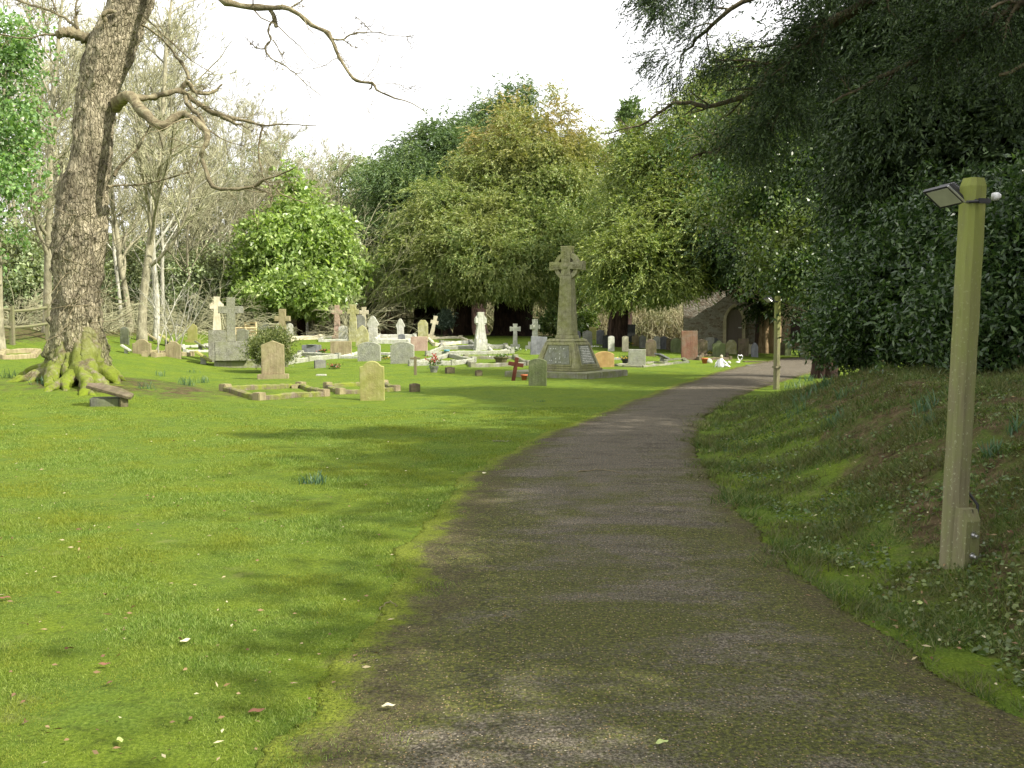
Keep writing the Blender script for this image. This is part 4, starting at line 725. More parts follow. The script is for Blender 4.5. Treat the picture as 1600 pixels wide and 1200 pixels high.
# px, top, base, width, shape, material, label, extras
for a in [
 (195,511,538,14,'round','mossy','small dark round topped headstone, furthest left beside the oak roots'),
 (222,530,554,29,'shoulder','tan','tan shouldered headstone with a little block at its foot, left of the brown one'),
 (271,533,559,24,'shoulder','tan','brown tan headstone with rounded shoulders, second of the low pair near the oak'),
 (301,506,536,15,'shoulder','yellow','greenish tan headstone before the dark leafy thicket, on a white plinth',.1,None,1.5),
 (380,514,562,19,'camber','dgranite','dark lichen spotted headstone close behind the right side of the rough granite cross'),
 (396,508,535,11,'round','cream','cream headstone standing just right of the pale bench'),
 (414,503,528,17,'round','white','white round topped headstone behind the olive shrub, left of the weathered cross'),
 (427,498,527,14,'gothic','cream','pointed tan headstone behind the olive shrub'),
 (438,504,530,12,'camber','white','white headstone partly hidden behind the weathered cross shaft'),
 (453,505,531,11,'round','white','white round topped headstone just right of the weathered cross'),
 (536,509,531,14,'camber','white','small square white headstone at the foot of the tall lichened cross'),
 (563,492,533,17,'round','grey','grey round topped headstone wedged between the two pale crosses'),
 (566,508,542,20,'gothic','lichen','mossy yellow gothic arched headstone in front of the pale crosses',0,.12),
 (583,494,533,19,'monument','white','white monument with pointed roof and shoulders, right of the pale crosses',0,.3),
 (626,498,532,14,'monument','white','smaller white monument with pointed roof, standing alone in the back row',0,.25),
 (628,522,537,11,'camber','slate','tiny grey headstone before the smaller roofed monument'),
 (661,500,534,16,'clip','lichen','pale clipped top headstone just left of the leaning white cross'),
 (655,526,548,26,'flat','pink','low pinkish square headstone before the leaning white cross'),
 (533,533,556,33,'flat','tan','low wide tan headstone with bare stems at its front'),
 (577,534,564,36,'camber','granite','left one of the two squat speckled granite headstones',-.05,.14),
 (629,534,568,37,'camber','granite','right one of the two squat speckled granite headstones',-.08,.16),
 (582,564,626,38,'shoulder','yellow','yellow green sandstone headstone standing nearest to the camera on the lawn',.06,.13),
 (840,560,603,28,'camber','green','dark grey green curved headstone between the red wooden cross and the memorial',-.05,.12),
 (841,526,554,25,'flat','slate','blue grey slate headstone behind the left flank of the memorial',.05,.12,0,(0,.05)),
 (918,516,540,15,'peak','grey','pale grey peaked headstone just right of the memorial shaft'),
 (926,511,530,12,'flat','yellow','yellowish square headstone at the very back, right of the memorial'),
 (938,515,538,12,'peak','slate','dark grey peaked headstone behind the black slate one'),
 (903,517,538,8,'round','slate','narrow grey headstone peeping out from the right edge of the memorial shaft'),
 (946,524,544,9,'flat','black','narrow black slate headstone touching the whitest slim one'),
 (955,525,549,10,'camber','white','slim white war grave headstone, left one of the slim pair'),
 (977,525,549,10,'camber','cream','slim cream war grave headstone, right one of the slim pair'),
 (967,528,541,9,'camber','grey','tiny grey headstone between the two slim war graves'),
 (985,507,535,15,'flat','black','tall black square headstone in shade under the golden yew'),
 (994,522,541,13,'ogee','tan','pale tan headstone with curved top right of the slim cream one'),
 (1004,524,544,11,'shoulder','grey','grey headstone leaning against the pale tan curved one',.2),
 (1017,530,557,17,'round','brown','dark brown lichened round headstone before the white grey row'),
 (1026,525,545,11,'round','white','pale headstone half behind the dark brown round one'),
 (1037,525,545,13,'peak','slate','grey peaked headstone right of the dark brown round one'),
 (1045,529,547,8,'flat','brown','small dark headstone next to the grey peaked one'),
 (1056,528,551,17,'round','green','green stained round headstone left of the big red stained slab'),
 (1077,517,562,25,'flat','red','big rectangular headstone stained red below and grey above',.03,.16),
 (1096,530,556,18,'camber','brown','dark headstone right of the big red stained slab'),
 (1109,527,550,14,'tee','white','white headstone with wide top and narrow waist near the arched door'),
 (1117,528,549,13,'round','slate','grey round headstone behind the dark green arched one'),
 (1123,532,558,20,'ogee','green','dark green stained headstone with arched top in front of the church door'),
 (1142,531,553,17,'clip','lichen','pale green clipped headstone right of the dark arched one'),
 (1161,529,556,17,'flat','brown','dark square headstone beside the arched door jamb'),
 (1171,538,553,9,'flat','cream','small cream headstone low under the door jamb'),
 (1179,535,558,11,'gothic','slate','bluish pointed headstone left of the ivy trunk'),
 (1221,535,555,9,'round','brown','dark headstone directly right of the farther lamp post'),
 (1231,534,556,10,'clip','green','greenish headstone with sunlit right edge, left one beyond the path'),
 (1257,531,558,15,'clip','green','larger green headstone with sunlit right edge, right one beyond the path',-.2,.14)]:
    hs(*a)
hs(427, 532, 592, 35, 'peak', 'tan', 'tan headstone with shallow peaked top on a plinth, before the olive shrub', .1, .14, 1.35)
def slabbox(mb, c, d, rz=0, bev=.01): return mb.box(c, d, rz, bev=bev)
def crossmesh(h, w, t, arm_z, arm, taper=1.0, ring=None, flare=1.0):
    m = MB(); a = w/2; b = a*taper; z0, z1 = arm_z-t*.5, arm_z+t*.5
    pts = [(-b,0),(b,0),(a,z0),(arm,z0-(flare-1)*t*.5),(arm,z1+(flare-1)*t*.5),(a,z1),(a*flare,h),(-a*flare,h),(-a,z1),(-arm,z1+(flare-1)*t*.5),(-arm,z0-(flare-1)*t*.5),(-a,z0)]
    return m, pts
def cross(px, top, bot, w, armspan, arm_y, armh, mat, label, base=None, ring=0, taper=1.3, flare=1.0, rz=0, th=None, lean=(0,0), name='stone_cross', cat_='cross grave', group='stone crosses', sunk=0, bm=None):
    """base: list of (width_px, height_px) steps from the ground up"""
    p = gnd(px, bot); s = p[1]/F; t = thing(name, label, cat_, p, rz, group, lean); z = 0.0; steps = base or []
    for k, (bw, bh) in enumerate(steps):
        m = MB(); b0 = .12 if k == 0 else 0; m.box((0, 0, z+(bh*s-b0)/2), (bw*s, bw*s*.85, bh*s+b0), bev=.012); m.build('step' if k < len(steps)-1 else 'pedestal', M[bm or mat], t); z += bh*s+.002
    h = (bot-top)*s-z; w = w*s; az = (bot-arm_y)*s-z; ah = armh*s; th = th or w*.8; e = 0 if steps else .12
    m, pts = crossmesh(h, w, ah, az, armspan*s/2, taper, flare=flare); pts = [(x, zz+z-(e if zz == 0 else 0)) for x, zz in pts]; extr(m, pts, th, min(.012, w*.08))
    if ring:
        ro = ring*s; ri = ro*.68; S = 36; V = []; Fc = []; tt = th*.62
        for i in range(S):
            c, q = math.cos(2*math.pi*i/S), math.sin(2*math.pi*i/S)
            V += [(ri*c, -tt/2, az+z+ri*q), (ro*c, -tt/2, az+z+ro*q), (ro*c, tt/2, az+z+ro*q), (ri*c, tt/2, az+z+ri*q)]
        for i in range(S):
            j = (i+1) % S
            Fc += [(4*i+k, 4*i+(k+1)%4, 4*j+(k+1)%4, 4*j+k) for k in range(4)]
        m.add(V, Fc)
    m.build('cross', M[mat], t); return t
cross(340, 464, 566, 9, 21, 479, 8, 'cream', 'sunlit cream celtic cross on a tall grey pedestal, left of the rough granite cross', [(26,50)], 9.5, 1.45, 1.0, .25, bm='dgranite')
cross(442, 483, 548, 10, 24, 498, 8, 'tan', 'weathered latin cross rising behind the olive shrub', [(18,10)], 0, 1.1)
cross(527, 477, 530, 7, 16, 488, 6, 'pink', 'pinkish wheel cross at the back, left of the small square white headstone', [(15,6)], 6.5, 1.5)
cross(552, 476, 534, 9, 17, 487, 7, 'lichen', 'tall broad lichened cross, larger one of the pale back pair', None, 7.0, 1.6, 1.15)
cross(569, 480, 528, 6, 14, 488, 5.5, 'cream', 'latin cross with sunlit edge, smaller one of the pale back pair', [(13,8)], 0, 1.2, 1.2)
cross(673, 493, 530, 5, 12, 503, 4.5, 'cream', 'white cross leaning to the right on a stepped base, among dark yew trunks', [(20,3),(12,4)], 4.6, 1.3, 1.3, lean=(0, .22))
cross(751, 488, 547, 10, 18, 501, 8, 'white', 'pale celtic cross on a square block, in the middle of the back row', [(21,3),(18,14)], 9.5, 1.75, 1.0, .3)
cross(805, 506, 543, 6, 17, 514, 6, 'white', 'low white latin cross with flowers at its foot, left of the stepped one', [(15,5)], 0, 1.25, 1.25)
cross(836, 499, 545, 7, 17, 511, 6, 'white', 'angled white cross on white steps behind the blue grey slate headstone', [(24,5),(17,6)], 6.5, 1.3, 1.1, .7)
cross(802, 558, 595, 6, 24, 569, 6, 'redwood', 'red brown wooden cross tilted to one side on the lawn', None, 0, 1.0, rz=-.05, th=.06, lean=(0, .16), name='wooden_cross', group='wooden crosses')
cross(649, 557, 586, 4.5, 16, 560, 3, 'postdark', 'small plain wooden grave marker cross right of the speckled stones', None, 0, 1.0, th=.04, name='wooden_cross', group='wooden crosses')
def bigcross():
    p = gnd(362, 574); s = p[1]/F; t = thing('granite_cross', 'big rough latin cross on a block and wide base, before the cream celtic cross', 'cross grave', p, .28, 'stone crosses')
    MB().box((.75*s*40, 20*s, 4*s), (112*s, 66*s, 13*s), bev=.02).build('base', M['kerb'], t)
    MB().box((0, 0, 10.5*s+15*s), (50*s, 40*s, 30*s), bev=.02).build('block', M['dgranite'], t)
    m, pts = crossmesh(68*s, 13*s, 11*s, 49*s, 19*s, 1.05); extr(m, [(x, z+40.7*s) for x, z in pts], 9*s, .015); m.build('cross', M['dgranite'], t)
bigcross()
# the memorial
def memorial():
    near = gnd(905, 592); c_ = at(885, 583, near[1]+1.85); c = np.array([c_[0]+.02, c_[1], float(H(c_[0], c_[1]))]); t = thing('memorial_cross', 'tall carved celtic memorial cross with lettered plinth on a stone step', 'memorial', c, -R_(31))
    s = c[1]/F
    MB().box((0, 0, .03), (2.75, 2.75, .30), bev=.02).build('step', M['kerb'], t)
    zb = .182; zt = (583-527)*s+.06
    m = MB(); m.frus(zb, zb+.07, 1.62, 1.62, 1.62, 1.62); m.frus(zb+.072, zt-.09, 1.52, 1.52, .98, .98); m.frus(zt-.088, zt, .98, .98, .84, .84); pl = m.build('plinth', M['memorial'], t)
    bm = bmesh.new(); bm.from_mesh(pl.data); bmesh.ops.bevel(bm, geom=bm.edges[:], offset=.022, segments=2, affect='EDGES'); bm.to_mesh(pl.data); bm.free()
    # framed plaques lie on two sloping faces; each has rows of worn raised letters
    hh = zt-.09-zb-.072; sl = (1.52-.98)/2; L_ = math.hypot(hh, sl)
    for k, (rot, mt) in enumerate(((0, 'plaque'), (math.pi/2, 'plaque'))):
        ca, sa = math.cos(rot), math.sin(rot)
        def PT(u, v, o):   # u across, v up the slope, o outwards
            n_ = (hh/L_, sl/L_); y = -(1.52/2 - sl*v/L_) - o*n_[0]; z = zb+.072+hh*v/L_+o*n_[1]; return (u*ca-y*sa, u*sa+y*ca, z)
        def slab(mb, u0, u1, v0, v1, o0, o1, w2=None):
            q = w2 if w2 else (u0, u1); V = [PT(u0,v0,o0),PT(u1,v0,o0),PT(q[1],v1,o0),PT(q[0],v1,o0),PT(u0,v0,o1),PT(u1,v0,o1),PT(q[1],v1,o1),PT(q[0],v1,o1)]
            mb.add(V, [(3,2,1,0),(4,5,6,7),(0,1,5,4),(1,2,6,5),(2,3,7,6),(3,0,4,7)])
        m = MB(); a0, a1 = .5, .36; v0, v1 = .09, L_-.07
        slab(m, -a0, a0, v0, v0+.035, .002, .03); slab(m, -a1, a1, v1-.035, v1, .002, .03); slab(m, -a0-.035, -a0, v0, v1, .002, .031, (-a1-.035, -a1)); slab(m, a0, a0+.035, v0, v1, .002, .031, (a1, a1+.035)); m.build('plaque_frame', M['memorial'], t)
        m = MB(); slab(m, -a0+.04, a0-.04, v0+.05, v1-.05, .002, .016, (-a1+.03, a1-.03)); pq = m.build('plaque', M[mt], t)
        rr = random.Random(k+5); m = MB(); v = v1-.11; lines = 0
        while v > v0+.1:
            hw = (.9-.0*v)*(a1+(a0-a1)*(1-v/v1))-.06; u = -hw+rr.uniform(0, .08)
            while u < hw-.03:
                wl_ = rr.uniform(.012, .03)
                if rr.random() < (.95 if k else .1): slab(m, u, u+wl_, v, v+.026, .0165, .019)
                u += wl_+.008+(.03 if rr.random() < .2 else 0)
            v -= .052
        m.build('lettering', M['lettering'], pq)
    # shaft and wheel head
    S0 = (527-384)*s; az = (527-414.5)*s
    m = MB(); z0 = zt+.002; shaft_top = az-.30
    m.frus(z0, z0+.10, .60, .46, .56, .42); m.frus(z0+.102, z0+shaft_top, .52, .40, .36, .28); sh = m.build('shaft', M['memorial'], t)
    bm = bmesh.new(); bm.from_mesh(sh.data); bmesh.ops.bevel(bm, geom=bm.edges[:], offset=.012, segments=1, affect='EDGES'); bmesh.ops.subdivide_edges(bm, edges=[e for e in bm.edges if e.calc_length() > .15], cuts=12, use_grid_fill=True); bm.to_mesh(sh.data); bm.free()
    m = MB(); w = .34; A = .56; th = .25; T = .24; f = 1.12
    pts = [(-w*.52,shaft_top),(w*.52,shaft_top),(w*.42,az-T*.42),(A,az-T*.55),(A,az+T*.55),(w*.42,az+T*.42),(w*.52,S0),(-w*.52,S0),(-w*.42,az+T*.42),(-A,az+T*.55),(-A,az-T*.55),(-w*.42,az-T*.42)]
    extr(m, [(x, z+z0+.002) for x, z in pts], th, .014)
    ro, ri, tt, S = .41, .285, .17, 48; V = []; Fc = []
    for i in range(S):
        cc, q = math.cos(2*math.pi*i/S), math.sin(2*math.pi*i/S); V += [(r*cc, y, z0+az+r*q) for r, y in ((ri,-tt/2),(ro,-tt/2),(ro,tt/2),(ri,tt/2))]
    for i in range(S):
        j = (i+1) % S; Fc += [(4*i+k, 4*i+(k+1)%4, 4*j+(k+1)%4, 4*j+k) for k in range(4)]
    m.add(V, Fc); hd = m.build('wheel_head', M['memorial'], t)
    m = MB()   # carved interlace: crossing raised bands, and the boss
    def band(pts_, r=.011): m.tube([(x, -th/2-.004, z0+az+z) for x, z in pts_], r, 5)
    for sgn in (1, -1):
        for cx_, cz_, dx, dz, L__ in ((0, .30, 0, 1, .34), (0, -.42, 0, 1, .5), (-.36, 0, 1, 0, .3), (.36, 0, 1, 0, .3)):
            n_ = int(L__/.012); q = []
            for i in range(n_+1):
                u = -L__/2+L__*i/n_; v = sgn*.055*math.sin(u*math.pi/.065); q.append((cx_+dx*u+dz*v, cz_+dz*u+dx*v))
            band(q)
    m.lathe([(.09, 0), (.085, .02), (.05, .045), (0.01, .055)], 18); Vb = m.V[-1]; m.V[-1] = np.stack([Vb[:,0], -th/2-Vb[:,2], z0+az+Vb[:,1]], 1)
    m.build('carving', M['memorial'], hd)
    m = MB(); rr = random.Random(9)   # hammered shaft face
    m2 = []
    for i in range(260):
        z = rr.uniform(.15, shaft_top-.05); hw = (.52-(.16)*z/shaft_top)/2-.03; x = rr.uniform(-hw, hw); y = -(.40-.12*z/shaft_top)/2
        m.box((x, y+.002, z0+z), (rr.uniform(.02, .045), .018, rr.uniform(.02, .045)), bev=.006)
    m.build('tooled_face', M['memorial'], sh)
memorial()
# tilted desk tablets: a sloping plate held on a stub
def desk(px, py, wpx, hpx, mat, label, up=.45, rz=.2, stub='white', tilt=35, name='tilted_tablet'):
    p = gnd(px, py); s = p[1]/F; t = thing(name, label, 'gravestone', p, rz, 'tilted grave tablets'); w, h = wpx*s, hpx*s/max(.3, math.sin(R_(tilt)))
    MB().box((0, 0, up*h*.3), (w*.3, .1, up*h*1.0+.1), bev=.006).build('prop', M[stub], t)
    a = R_(tilt); o = MB().box((0, 0, 0), (w, h, .06), bev=.01).build('plate', M[mat], t); o.rotation_euler = (0, a, 0); o.location = (.0, 0, h*.5*math.sin(a)*.9+.1)
desk(197, 552, 17, 8, 'white', 'small white tilted tablet in front of the leftmost dark headstone')
desk(236, 533, 20, 8, 'tan', 'thin tilted tablet behind the tan shouldered headstone')
desk(262, 541, 28, 14, 'yellow', 'large green tan tilted slab behind the brown tan headstone', stub='grey')
desk(313, 546, 20, 8, 'mossy', 'mossy tilted slab on a stub left of the tall grey pedestal', stub='grey')
desk(318, 569, 29, 17, 'yellow', 'tan desk shaped tablet with white prop left of the rough granite cross')
desk(1034, 566, 17, 12, 'slate', 'grey desk shaped tablet with white rim right of the square granite headstone', tilt=25)
def fallen():
    p = gnd(176, 634); t = thing('fallen_slab', 'dark broken slab lying tilted over blocks on the lawn below the oak', 'gravestone', p, .15)
    MB().box((-.12, .02, .05), (.5, .34, .2), .1, bev=.02).build('block', M['mossy'], t)
    m = MB(); m.box((.22, -.12, .06), (.14, .14, .18), .3, bev=.015); m.build('wedge', M['brown'], t)
    m = MB(); extr(m, [(-.46,0),(.36,0),(.42,.05),(.40,.28),(.1,.42),(-.3,.40),(-.48,.2)], .06, .01); o = m.build('slab', M['brown'], t); o.rotation_euler = (R_(-78), R_(16), R_(-4)); o.location = (.0, -.22, .24); o.scale = (.9, 1, .8)
fallen()
# kerb sets
def kerbset(corners, label, h=.14, w=.14, cb=.2, mat='kerb', blocks=True, group='kerb sets round graves', infill=None, name='kerb_set', ch=None, sides=4):
    P = [gnd(*c) for c in corners]; o = P[0]; t = thing(name, label, 'grave kerb', o, 0, group); n = len(P)
    for i in range(min(sides, n if n > 2 else 1)):
        a, b = P[i], P[(i+1) % n]; d = b-a; L = math.hypot(d[0], d[1]); 
        if L < .3: continue
        m = MB(); g = np.random.default_rng(int(L*1000) % 9999); K = max(4, int(L/.12)); e = (cb*.5 if blocks else -w*.0)
        u = d/L; nrm = np.array([-u[1], u[0], 0]); V = []; hw = w/2
        for k in range(K+1):
            q = a-o+d*((e+(L-2*e)*k/K)/L); z = float(H(q[0]+o[0], q[1]+o[1]))-o[2]; j = g.normal(0, .008, 4)
            V += [tuple(q+nrm*(-hw+j[0])+[0,0,z-q[2]-.08]), tuple(q+nrm*(-hw*.92+j[1])+[0,0,z-q[2]+h*.85]), tuple(q+nrm*(-hw*.5)+[0,0,z-q[2]+h+j[2]]), tuple(q+nrm*(hw*.5)+[0,0,z-q[2]+h+j[3]]), tuple(q+nrm*(hw*.92)+[0,0,z-q[2]+h*.85]), tuple(q+nrm*hw+[0,0,z-q[2]-.08])]
        Fc = [(k*6+i_, k*6+(i_+1) % 6, k*6+6+(i_+1) % 6, k*6+6+i_) for k in range(K) for i_ in range(6)]+[(5,4,3,2,1,0), tuple(range(K*6, K*6+6))]
        m.add(V, Fc); m.build('kerb', M[mat], t)
    if blocks:
        for q in P: MB().box(tuple(q-o+[0,0,(ch or h+.05)/2-.05]), (cb, cb, (ch or h+.05)+.1), math.atan2(P[1][1]-P[0][1], P[1][0]-P[0][0]), bev=.014).build('corner_block', M['tan' if mat == 'kerbm' else mat], t)
    if infill and n > 2:
        V = [tuple(q-o+[0, 0, .03]) for q in P]; V2 = [tuple(q-o-[0, 0, .05]) for q in P]; MB().add(V+V2, [tuple(range(n)), tuple(range(n, 2*n))[::-1]]+[(i, i+n, (i+1) % n+n, (i+1) % n) for i in range(n)]).build('infill', M[infill], t)
kerbset([(405,625),(506,619),(470,606),(352,611)], 'low mossy kerb like logs with square corner blocks, nearest the camera at left', .10, .17, .20, 'kerbm')
kerbset([(532,616),(618,611),(600,602),(512,606)], 'mossy kerb with corner blocks running behind the yellow green headstone', .09, .15, .18, 'kerbm')
kerbset([(168,574),(240,558),(258,556),(205,566)][1:3]+[(300,556),(230,552)], 'kerb round the two low tan headstones near the oak', .12, .12, .16, 'tan')
kerbset([(642,572),(708,571),(740,566),(700,558)], 'grey granite kerb right of the speckled headstones', .16, .14, .18, 'granite')
kerbset([(738,574),(826,571),(805,561),(728,561)], 'mossy kerb left of the memorial, with planter behind', .13, .13, .2, 'kerb')
kerbset([(668,556),(800,552),(790,545),(690,546)], 'long pale kerb before the pale celtic cross', .15, .14, .18, 'granite')
kerbset([(447,570),(482,565),(528,560),(470,556)], 'broken grey kerb right of the peaked tan headstone', .17, .16, .2, 'granite')
kerbset([(690,545),(745,543),(735,537),(690,538)], 'thin grey kerb left of the pale celtic cross base', .14, .12, .2, 'grey')
kerbset([(770,553),(800,548),(790,541),(762,542)], 'white kerb right of the pale celtic cross', .1, .12, .16, 'white')
kerbset([(585,537),(652,537),(648,529),(592,529)], 'bright white kerb between the two roofed monuments', .22, .15, .2, 'white', infill='white')
kerbset([(680,541),(735,536),(720,529),(668,530)], 'sunlit cream kerb behind, right of the leaning white cross', .12, .14, .18, 'cream')
kerbset([(455,531),(500,530),(492,523),(455,523)], 'pale kerb slab on the bright lawn right of the weathered cross', .2, .16, .2, 'cream', infill='white')
kerbset([(400,538),(455,534),(448,529),(410,530)], 'pale kerb hidden behind the olive shrub', .2, .14, .2, 'cream')
kerbset([(290,551),(335,549),(322,541),(285,543)], 'bluish white kerb behind the desk shaped tablet', .08, .12, .16, 'white')
kerbset([(500,534),(548,534),(545,529),(505,529)], 'crumbled white kerb at the foot of the pinkish cross', .13, .14, .16, 'white')
kerbset([(905,574),(985,571),(975,562),(925,562)], 'low mossy kerb before the orange sandstone headstone', .08, .14, .16, 'kerb')
kerbset([(1003,577-3),(975,573),(1020,567),(1052,569)], 'flat grey kerb at the foot of the square granite headstone', .06, .14, .16, 'kerb', blocks=False)
kerbset([(1040,570),(1074,567),(1068,562),(1040,564)], 'dark flat kerb left of the big red stained slab', .07, .16, .16, 'mossy', blocks=False)
kerbset([(1092,563),(1140,562),(1135,556),(1096,557)], 'dark kerb before the row under the church door', .09, .12, .16, 'brown')
kerbset([(0,561),(52,559),(60,551),(5,552)], 'old tan kerb at the left edge behind the mossy roots', .12, .18, .2, 'tan', blocks=False)
kerbset([(530,560),(600,561),(640,556),(560,553)], 'pale kerb linking the tan wide stone and the speckled pair', .1, .12, .16, 'white', blocks=False)
# orange sandstone and square granite with straight tops
hs(944, 549, 574, 31, 'camber', 'golden', 'orange sandstone headstone low and wide, right of the memorial')
hs(995, 546, 573, 27, 'flat', 'granite', 'square speckled granite headstone right of the orange sandstone one', -.12, .16)
# loose blocks and vases
def block(px, py, wpx, hpx, mat, label, d=.8, rz=.3, name='stone_vase_block'):
    p = gnd(px, py); s = p[1]/F; t = thing(name, label, 'stone block', p, rz, 'small square stone blocks'); w, h = wpx*s*.85, hpx*s
    MB().box((0, 0, h/2-.03), (w, w*d, h+.06), bev=.01).build('body', M[mat], t); MB().lathe([(w*.3, 0), (w*.3, .012), (w*.22, .012), (w*.2, .004)], 12, (0, 0, h+.0015)).build('rim', M[mat], t)
block(648, 612, 18, 12, 'brown', 'dark square vase block on the lawn right of the yellow green headstone')
block(748, 587, 12, 8, 'brown', 'small dark vase block alone on the lawn left of the red wooden cross')
block(703, 583, 16, 9, 'brown', 'small dark vase block right of the red flowers')
block(500, 575, 20, 12, 'grey', 'grey block with pink flowers beside it, right of the peaked tan headstone')
block(460, 607, 12, 5, 'tan', 'tiny brick coloured block half sunk above the log like kerb', name='half_sunk_block')
block(487, 551, 34, 12, 'slate', 'low dark wide block on the sunlit lawn before the wide tan stone', .4, .05, name='low_stone_block')
block(226, 557, 11, 8, 'tan', 'little plinth block at the foot of the tan shouldered headstone')
block(640, 546, 7, 7, 'brown', 'tiny brown block beside the low pinkish headstone')
block(1087, 560, 9, 5, 'grey', 'small pale block beside the big red stained slab', name='half_sunk_block')
def flatmark(px, py, w, d, mat, label):
    p = gnd(px, py); t = tag(MB().box((0, 0, .012), (w, d, .06), bev=.008).build('flat_marker', M[mat], None, loc=p), label, 'marker', 'flat ground markers')
flatmark(502, 587, .3, .22, 'white', 'flat white marker in the grass left of the yellow green headstone')
flatmark(1180, 566, .9, .4, 'brown', 'flat dark stone beyond the white heart ornament')
flatmark(1180-8, 572, .3, .2, 'grey', 'flat grey tile by the path edge near the ornaments')
# flowers in pots
def flowers(px, py, spec, label, name='flower_pot', n=26, r=.12, h=.25, potm=None, cat_='flowers', seed=1, leaf=True):
    g = np.random.default_rng(seed); p = gnd(px, py); t = thing(name, label, cat_, p, 0, 'grave flowers'); z = 0
    if potm: MB().lathe([(r*.6, -.02), (r*.75, .1), (r*.95, .17), (r*.95, .2), (r*.8, .2), (r*.75, .17)], 14).build('pot', M[potm], t); z = .17
    n_ = 90; P = g.normal(0, 1, (n_, 3))*[r*.5, r*.5, 0]+[0, 0, z+.02]; D = norm(g.normal(0, .7, (n_, 3))+[0, 0, 1])
    if leaf: V, Q = leaves(g, P+D*g.uniform(0, h*.6, (n_, 1)), D, .12, .035, 0, .2); mesh('leaves', V, Q, M['holly'], t)
    hp = g.normal(0, 1, (n, 3))*[r*.7, r*.6, h*.2]+[0, 0, z+h*.75]; k = np.repeat(hp, 12, 0); V, Q = leaves(g, k, g.normal(0, 1, k.shape), .035, .024, 0, .2); mesh('petals', V, Q, M[spec], t)
flowers(678, 582, 'redf', 'rust red flowers in a grey vase on the lawn left of the dark vase block', potm='grey', h=.38, r=.16, seed=2, n=34)
flowers(523, 576, 'pinkf', 'pink flowers lying beside the grey block', h=.14, r=.17, seed=3)
flowers(505, 551, 'pinkf', 'faded pink flowers at the right end of the low dark wide block', h=.12, r=.1, seed=4)
flowers(603, 562, 'yellowf', 'yellow flowers low between the two speckled headstones', h=.1, r=.2, seed=5)
flowers(977, 569, 'yellowf', 'yellow and dark flower bowl between the orange and granite headstones', potm='blackm', h=.1, r=.15, seed=6)
flowers(808, 550, 'whitef', 'dark wreath of dry flowers at the foot of the low white cross', h=.2, r=.28, seed=7, n=10)
flowers(984, 540, 'yellowf', 'small orange flowers at the foot of the tall black headstone', h=.14, r=.14, seed=8)
flowers(926, 543, 'whitef', 'white flowers strewn before the grey peaked headstones', h=.06, r=.25, seed=9, leaf=False)
flowers(1112, 552, 'yellowf', 'yellow flowers at the foot of the white wide topped headstone', h=.08, r=.2, seed=10)
flowers(572, 583, 'whitef', 'tiny white flowers left of the yellow green headstone', h=.05, r=.08, seed=12, n=8, leaf=False)
flowers(783, 566, 'whitef', 'mossy dark planter full of low plants on the kerb left of the memorial', name='planter', potm='brown', h=.1, r=.3, seed=13, n=4)
def pot(px, py, r, mat, label, h=None, name='plant_pot'):
    p = gnd(px, py); h = h or r*1.6; tag(MB().lathe([(r*.62, -.01), (r*.85, h*.75), (r*1.0, h*.76), (r*1.0, h), (r*.86, h), (r*.8, h*.8)], 16).build(name, M[mat], None, True, p), label, 'pot', 'pots beside graves')
pot(819, 594, .1, 'terra', 'terracotta pot between the red wooden cross and the curved headstone')
pot(698, 555, .12, 'blue', 'pale blue pot on the long kerb left of the pale celtic cross', .22)
pot(1101, 568, .13, 'terra', 'rusty terracotta pot near the church path, left of the white dome stone')
def ornaments():
    p = gnd(1127, 574); t = thing('angel_statue', 'small white seated angel figure on the grass by the path', 'statue', p, .2); t.scale = (.72,.72,.8); s = p[1]/F
    m = MB(); m.lathe([(.17,-.02),(.19,.05),(.15,.16),(.12,.28),(.085,.36),(.05,.40)], 16); m.tube([(.05,-.08,.3),(.16,-.2,.2),(.26,-.2,.1)], [.045,.04,.025], 8); m.tube([(.06,-.1,.08),(.2,-.24,.08),(.34,-.26,.03)], [.07,.055,.03], 8); m.build('robe', M['whitepl'], t, True)
    MB().lathe([(.02,.38),(.06,.41),(.075,.46),(.06,.52),(.02,.55)], 14).build('head', M['cream'], t, True)
    m = MB(); extr(m, [(-.3,.0),(-.2,.05),(-.06,.2),(-.05,.34),(-.14,.34),(-.26,.2)], .03, .004, .1); m.build('wing', M['whitepl'], t)
    p = gnd(1156, 568); t = thing('white_heart_ornament', 'white open heart shaped ornament on a stake near the path', 'ornament', p, .3); t.scale = (.65,.65,.65)
    q = [(0,.14),(.14,.3),(.17,.42),(.1,.5),(.02,.45),(-.1,.5),(-.15,.38),(-.08,.24),(0,.14)]
    MB().tube([(x, 0, z) for x, z in q], .028, 8).build('ring', M['whitepl'], t, True); m = MB(); m.box((-.12,0,.09), (.2,.16,.1), bev=.02); m.build('foot', M['whitepl'], t); MB().tube([(0,0,-.05),(0,0,.15)], .012, 6).build('stake', M['blackm'], t)
    p = gnd(1108, 567); tag(MB().lathe([(.13,-.02),(.13,.05),(.1,.12),(.05,.16),(.01,.17)], 14).build('dome_stone', M['white'], None, True, p), 'white dome shaped stone right of the rusty pot', 'ornament')
    p = gnd(1139, 568); tag(MB().lathe([(.07,-.02),(.08,.04),(.05,.08),(.01,.1)], 12).build('pebble', M['white'], None, True, p), 'white pebble between the angel figure and the heart ornament', 'ornament')
ornaments()
